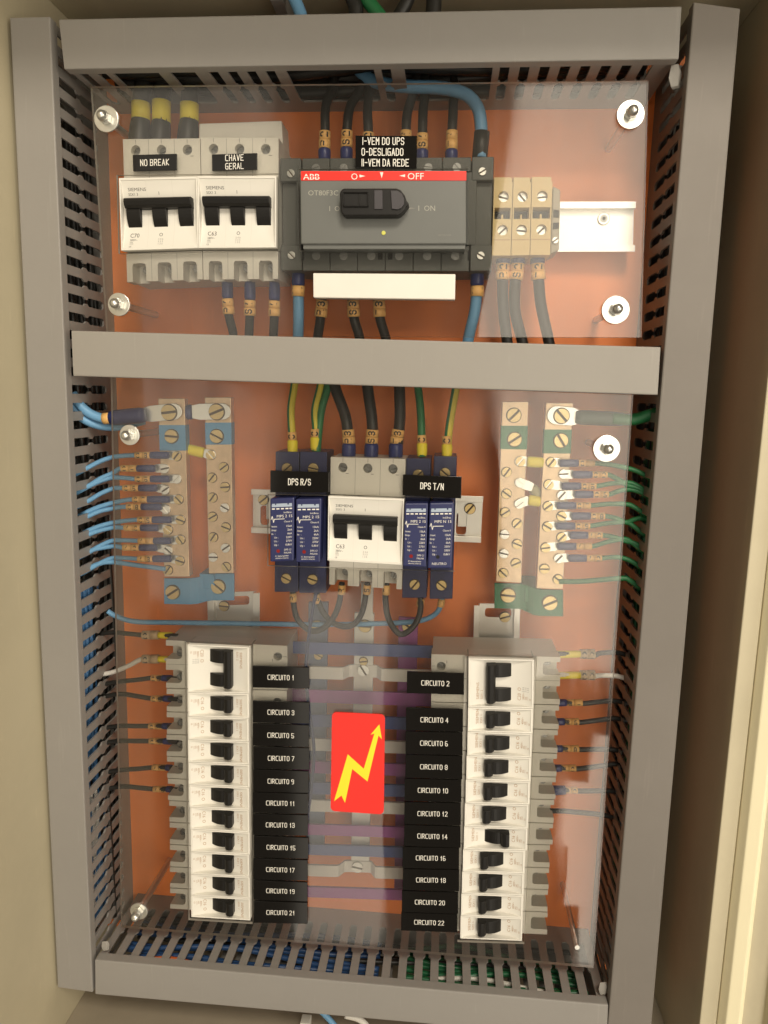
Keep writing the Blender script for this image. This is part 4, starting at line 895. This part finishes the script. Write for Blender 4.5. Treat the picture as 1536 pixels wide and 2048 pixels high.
# numbered earth wires
ge = 'numbered green wires on the earth bar'
rows = [('01', 672, 725, 870, 1008, (655, 665), (1280, 715), (1430, 780)), ('02', 765, 830, 980, 1110, (755, 760), (1270, 850), (1410, 905)), ('05', 858, 742, 890, 1020, (635, 845), (1280, 830), (1420, 895)), ('06', 925, 845, 988, 1120, (740, 930), (1290, 885), (1420, 930)), ('07', 1015, 700, 850, 975, (630, 1020), (1270, 1005), (1400, 1075)), ('08', 1100, 820, 968, 1090, (740, 1100), (1260, 1150), (1400, 1120)),
        ('09', 1180, 695, 842, 970, (625, 1185), (1260, 1150), (1390, 1235)), ('10', 1255, 805, 947, 1070, (740, 1270), (1250, 1300), (1380, 1345)), ('11', 1345, 705, 850, 985, (610, 1355), (1250, 1285), (1380, 1370)), ('12', 1440, 795, 935, 1065, (715, 1440), (1240, 1440), (1375, 1510))]
for i, (t, y, s0, s1, m1, sc, mid, end) in enumerate(rows):
    a = cD
    th = W('ground_wire', f'{ORD[i]} green wire on the earth bar, with blue sleeve and orange marker', [a(s1 + 20, y) + (30,), a(m1, y) + (30,), a((m1 + mid[0]) / 2, (y + mid[1]) / 2 - 8) + (31,), a(*mid) + (31,), a((mid[0] + end[0]) / 2, (mid[1] + end[1]) / 2 - 8) + (30,), a(*end) + (29,), a(end[0] + 110, end[1] + 70) + (30,)], 1.8, WGRN, 'wire', ge,
      [('marker_sleeve', a(s1, y), a(m1, y), 30, 2.5, MARK, t), ('crimp_sleeve', a(s0, y), a(s1 + 6, y), 30, 2.8, FERR)])
    lug(th, a(s0 + 10, y), a(sc[0], sc[1]), 33.3, 6.6, .6)
W('ground_wire', 'lowest green wire on the earth bar, unmarked and straight', [cD(720, 1628) + (32,), cD(900, 1628) + (31,), cD(1220, 1603) + (31,), cD(1290, 1620) + (30,), cD(1375, 1680) + (29,), cD(1450, 1730) + (30,)], 2.0, WGRN, 'wire', ge)
th = W('earth_cable', 'thick green cable with dark sleeve on top of the second earth bar', [cD(1150, 310) + (30,), cD(1300, 320) + (30,), cD(1400, 300) + (29,), cD(1500, 270) + (28,), cD(1600, 250) + (30,)], 4.2, WGRN, 'cable', None, [('crimp_sleeve', cD(855, 300), cD(1235, 318), 32, 5.2, DARKG)])
lug(th, cD(870, 300), cD(700, 285), 31.5, 13); c = at(*cD(740, 290), 31); slot_screw(th, (c.x, c.z), 5.2, 31.5, BRASS, h=2.0)
for k, (a, b, y, lab) in enumerate((((462, 660), (592, 668), 36, 'yellow sleeved terminal by the topmost small screw of the first earth bar'), ((500, 870), (590, 960), 42, 'greyish yellow sleeved terminal slanting between the two earth bars'), ((470, 970), (570, 985), 38, 'yellow sleeved terminal under the slanting one between the earth bars'))):
    th = Thing('yellow_terminal', lab, 'wire terminal', at(*cD(*a), YP)); sleeve(th, 'crimp_sleeve', cD(*a), cD(*b), y, 4.0, TAPE if k != 1 else mat('faded_yellow_sleeve', (.40, .37, .20), .5)); lug(th, cD(a[0] + 10, a[1]), cD(400, (658, 830, 1000)[k]), 36.5, 7)
# wires into the breaker columns
gl_ = 'wires into the odd breaker column'
for i, (y, x0, x1, m_, t, yd, lab) in enumerate(((1270, 285, 318, WBLK, '01', 1265, 'black wire with square marker 0 1, uppermost beside the odd column'), (1318, 285, 318, WWHT, '01', 1345, 'white wire with square marker 0 1 beside the odd column'), (1356, 303, 325, WBLK, '03', 1363, 'first black wire below the white one'), (1397, 303, 328, WBLK, '05', 1388, 'second black wire below the white one, sloping'), (1452, 298, 326, WBLK, '07', 1452, 'third black wire below the white one'),
                    (1482, 299, 328, WBLK, '09', 1482, 'fourth black wire below the white one, with blue tip'), (1535, 305, 333, WBLK, '11', 1540, 'fifth black wire below the white one'), (1578, 307, 334, WBLK, '13', 1573, 'lowest black wire beside the odd column'))):
    W('circuit_wire', lab, [(355, y + 2, 32), (x1, y, 34), (x0, y, 36), (x0 - 28, (y + yd) / 2, 39), (x0 - 62, yd, 43), (x0 - 100, yd + 6, 46)], 1.9, m_, 'wire', gl_, [('marker_sleeve', (x0, y), (x1, y), 35.5, 3.4 if i < 2 else 2.5, MARK if i > 1 else mat('tan_marker', (.55, .40, .24), .5), t), ('crimp_sleeve', (345, y + 1), (x1 - 1, y), 34, 2.6, TAPE if i < 2 else FERR)])
gr_ = 'wires into the even breaker column'
for i, (y, x0, x1, m_, t, yd, lab) in enumerate(((1308, 1160, 1190, WBLK, '02', 1305, 'black wire with yellow tip and square marker, uppermost beside the even column'), (1350, 1160, 1190, WWHT, '02', 1352, 'white wire with yellow tip and square marker beside the even column'), (1405, 1132, 1165, WBLK, '04', 1402, 'first black wire below the white one, beside the even column'), (1443, 1128, 1158, WBLK, '06', 1437, 'second black wire beside the even column'), (1497, 1124, 1158, WBLK, '08', 1500, 'third black wire beside the even column'),
                    (1536, 1122, 1152, WBLK, '10', 1528, 'fourth black wire beside the even column'), (1580, 1130, 1155, WBLK, '12', 1583, 'fifth black wire with large blue tip beside the even column'), (1622, 0, 0, WBLK, '', 1636, 'lowest black wire beside the even column, without marker'))):
    sl = [('marker_sleeve', (x0, y), (x1, y), 35, 3.6 if i < 2 else 2.5, MARK if i > 1 else mat('tan_marker', (.55, .40, .24), .5), t), ('crimp_sleeve', (1106 - i, y + 1), (x0 + 1, y), 34, 2.8 if i != 6 else 3.6, TAPE if i < 2 else FERR)] if x0 else []
    W('circuit_wire', lab, [(1100, y, 32), (x0 or 1125, y, 34), (x1 or 1150, y + 2, 35), (1200, (y + yd) / 2, 37), (1232, yd, 40), (1262, yd + 8, 44)], 1.9, m_, 'wire', gr_, sl)

# ================================================================== CABLES LYING INSIDE THE DUCTS
def bundle(name, lab, n, p0, p1, m_, r, Y0, Y1, wx, wz, group):
    """single wires lying along a duct, p0 to p1 as (x, z) mm; nothing tells those of one colour apart"""
    for k in range(n):
        pts = []; ph = random.uniform(0, 6); y_ = Y0 + (Y1 - Y0) * (k + .5) / n; ox = random.uniform(-1, 1); fq = random.uniform(5, 9)
        for i in range(13):
            t = i / 12; wob = ox * .6 + .5 * math.sin(ph + t * fq)
            pts.append(Vector((p0[0] + (p1[0] - p0[0]) * t + wx * wob, y_ + 4 * math.sin(ph * 2 + 7 * t), p0[1] + (p1[1] - p0[1]) * t + wz * wob)))
        single(name, MB().tube(catmull(pts, 5), r, m_, 7), pts[0], lab, 'wire', group)
DBLUE = mat('mid_blue_insulation', (.025, .075, .20), .4)
DGRN = mat('deep_green_insulation', (.012, .12, .045), .4)
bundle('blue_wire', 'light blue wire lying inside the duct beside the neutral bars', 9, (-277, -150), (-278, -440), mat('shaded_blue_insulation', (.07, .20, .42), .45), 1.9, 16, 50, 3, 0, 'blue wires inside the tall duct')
bundle('white_wire', 'white wire lying inside the duct beside the odd column', 2, (-275, -320), (-276, -430), WWHT, 1.8, 22, 32, 1, 0, 'white wires inside the tall duct')
bundle('black_wire', 'black wire lying inside the duct beside the neutral bars', 6, (-280, 190), (-280, -450), WBLK, 2.2, 40, 72, 9, 0, 'black wires inside the tall duct')
bundle('green_wire', 'green wire lying inside the duct beside the earth bars', 8, (148, -20), (149, -440), DGRN, 2.0, 18, 56, 3, 0, 'green wires inside the tall duct')
bundle('black_wire', 'black wire lying inside the duct beside the earth bars', 5, (152, 190), (152, -450), WBLK, 2.2, 45, 72, 8, 0, 'black wires inside the other tall duct')
bundle('pale_blue_cable', 'thick pale blue cable lying inside the duct beside the even column', 2, (146, -310), (145, -450), mat('pale_blue_insulation', (.34, .48, .54), .45), 4.0, 24, 34, 2, 0, 'pale blue cables inside the tall duct')
bundle('blue_wire', 'blue wire lying inside the bottom duct', 8, (-255, -461), (-40, -463), DBLUE, 2.2, 12, 58, 0, 4, 'blue wires inside the bottom duct')
bundle('orange_wire', 'orange wire lying inside the bottom duct below the odd column', 1, (-225, -457), (-120, -460), mat('orange_insulation', (.70, .15, .03), .45), 1.6, 10, 14, 0, 1, 'orange wire in the bottom duct')
bundle('green_wire', 'green wire lying inside the bottom duct', 8, (-20, -461), (125, -461), DGRN, 2.2, 12, 58, 0, 4, 'green wires inside the bottom duct')
bundle('white_wire', 'white wire lying inside the bottom duct among the green ones', 1, (0, -460), (120, -460), GREYW, 1.8, 22, 24, 0, 2, 'white wire inside the bottom duct')
bundle('black_wire', 'black wire lying inside the bottom duct', 4, (-250, -466), (120, -466), WBLK, 2.2, 40, 70, 0, 5, 'black wires inside the bottom duct')
bundle('black_wire', 'black cable lying inside the top duct', 7, (-250, 220), (120, 220), WBLK, 4.2, 30, 66, 0, 9, 'black cables inside the top duct')
# cables entering above and around the frame
ab = 'cables entering above the top duct'
for pts, r, m_, lab, nm in (([(560, -60), (590, 0), (605, 40), (615, 90)], 4.2, LBLUE, 'light blue cable entering above the top duct', 'blue_cable'), ([(700, -60), (735, 0), (765, 40), (790, 90)], 4.6, WGRN, 'bright green cable entering above the top duct', 'green_cable'), ([(690, -40), (710, 10), (712, 30), (712, 90)], 5.0, WBLK, 'black cable behind the bright green one above the top duct', 'black_cable'),
                     ([(830, -60), (815, 0), (795, 40), (780, 90)], 4.6, WBLK, 'black cable just past the green one above the top duct', 'black_cable'), ([(870, -60), (868, 0), (866, 40), (865, 90)], 5.2, WBLK, 'black cable farthest from the blue one above the top duct', 'black_cable')):
    P = catmull([at(x, y, 40) for x, y in pts], 8); single(nm, MB().tube(P, r, m_, 12), P[0], lab, 'cable', ab)
single('cable_duct', bx(MB(), at(553, 0, 60).x, 40, at(553, 30, 60).z, at(577, 0, 60).x, 99, 299, DUCT), at(565, 0, 99), 'grey vertical strip beside the blue cable above the top duct', 'duct')
P = catmull([at(x, y, 60) for x, y in ((70, -40), (56, 5), (50, 30), (60, 90))], 8); single('green_wire', MB().tube(P, 2.6, WGRN, 8), P[0], 'green wire dropping behind the corner of the tall duct', 'wire')
P = catmull([at(x, y, 60) for x, y in ((-40, 86), (5, 90), (22, 90), (60, 100))], 8); single('green_wire', MB().tube(P, 2.8, WGRN, 8), P[0], 'green wire coming level from the cabinet wall to the tall duct', 'wire')
for (x, y, lab) in ((612, 2040, 'small pale clip under the bottom duct'),):
    a = at(x, y, 30); single('cable_clip', bx(MB(), a.x - 4, 24, a.z - 6, a.x + 4, 34, a.z + 2, GREYW, .6), a, lab, 'clip')
for pts, m_, r, lab in (([(640, 2020), (660, 2040), (675, 2060), (690, 2090)], LBLUE, 2.4, 'light blue wire under the bottom duct'), ([(690, 2030), (718, 2038), (735, 2055), (745, 2090)], WWHT, 2.6, 'white wire under the bottom duct')):
    P = catmull([at(x, y, 30) for x, y in pts], 6); single('loose_wire', MB().tube(P, r, m_, 8), P[0], lab, 'wire')
# snapped duct tongues bent at the corners
for (x, y, lab, s_) in ((1349, 152, 'bent grey duct tongue at the upper corner by the green wire', .9), (1108 + 97, 1978, 'broken grey duct tongue at the bottom corner by the bare stud', .75), (208, 1893, 'broken grey duct tongue at the bottom corner by the odd column', .6)):
    a = at(x, y, 8); mb = MB(); mb.prism([a + Vector(q) * s_ for q in ((-3, 0, 7), (2, 0, 8), (4, 0, 3), (3, 0, -6), (-2, 0, -7), (-4, 0, -1))], Vector((1.5, 2.0, -1)), DUCT_L, .4); single('duct_tongue', mb, a, lab, 'duct tongue')
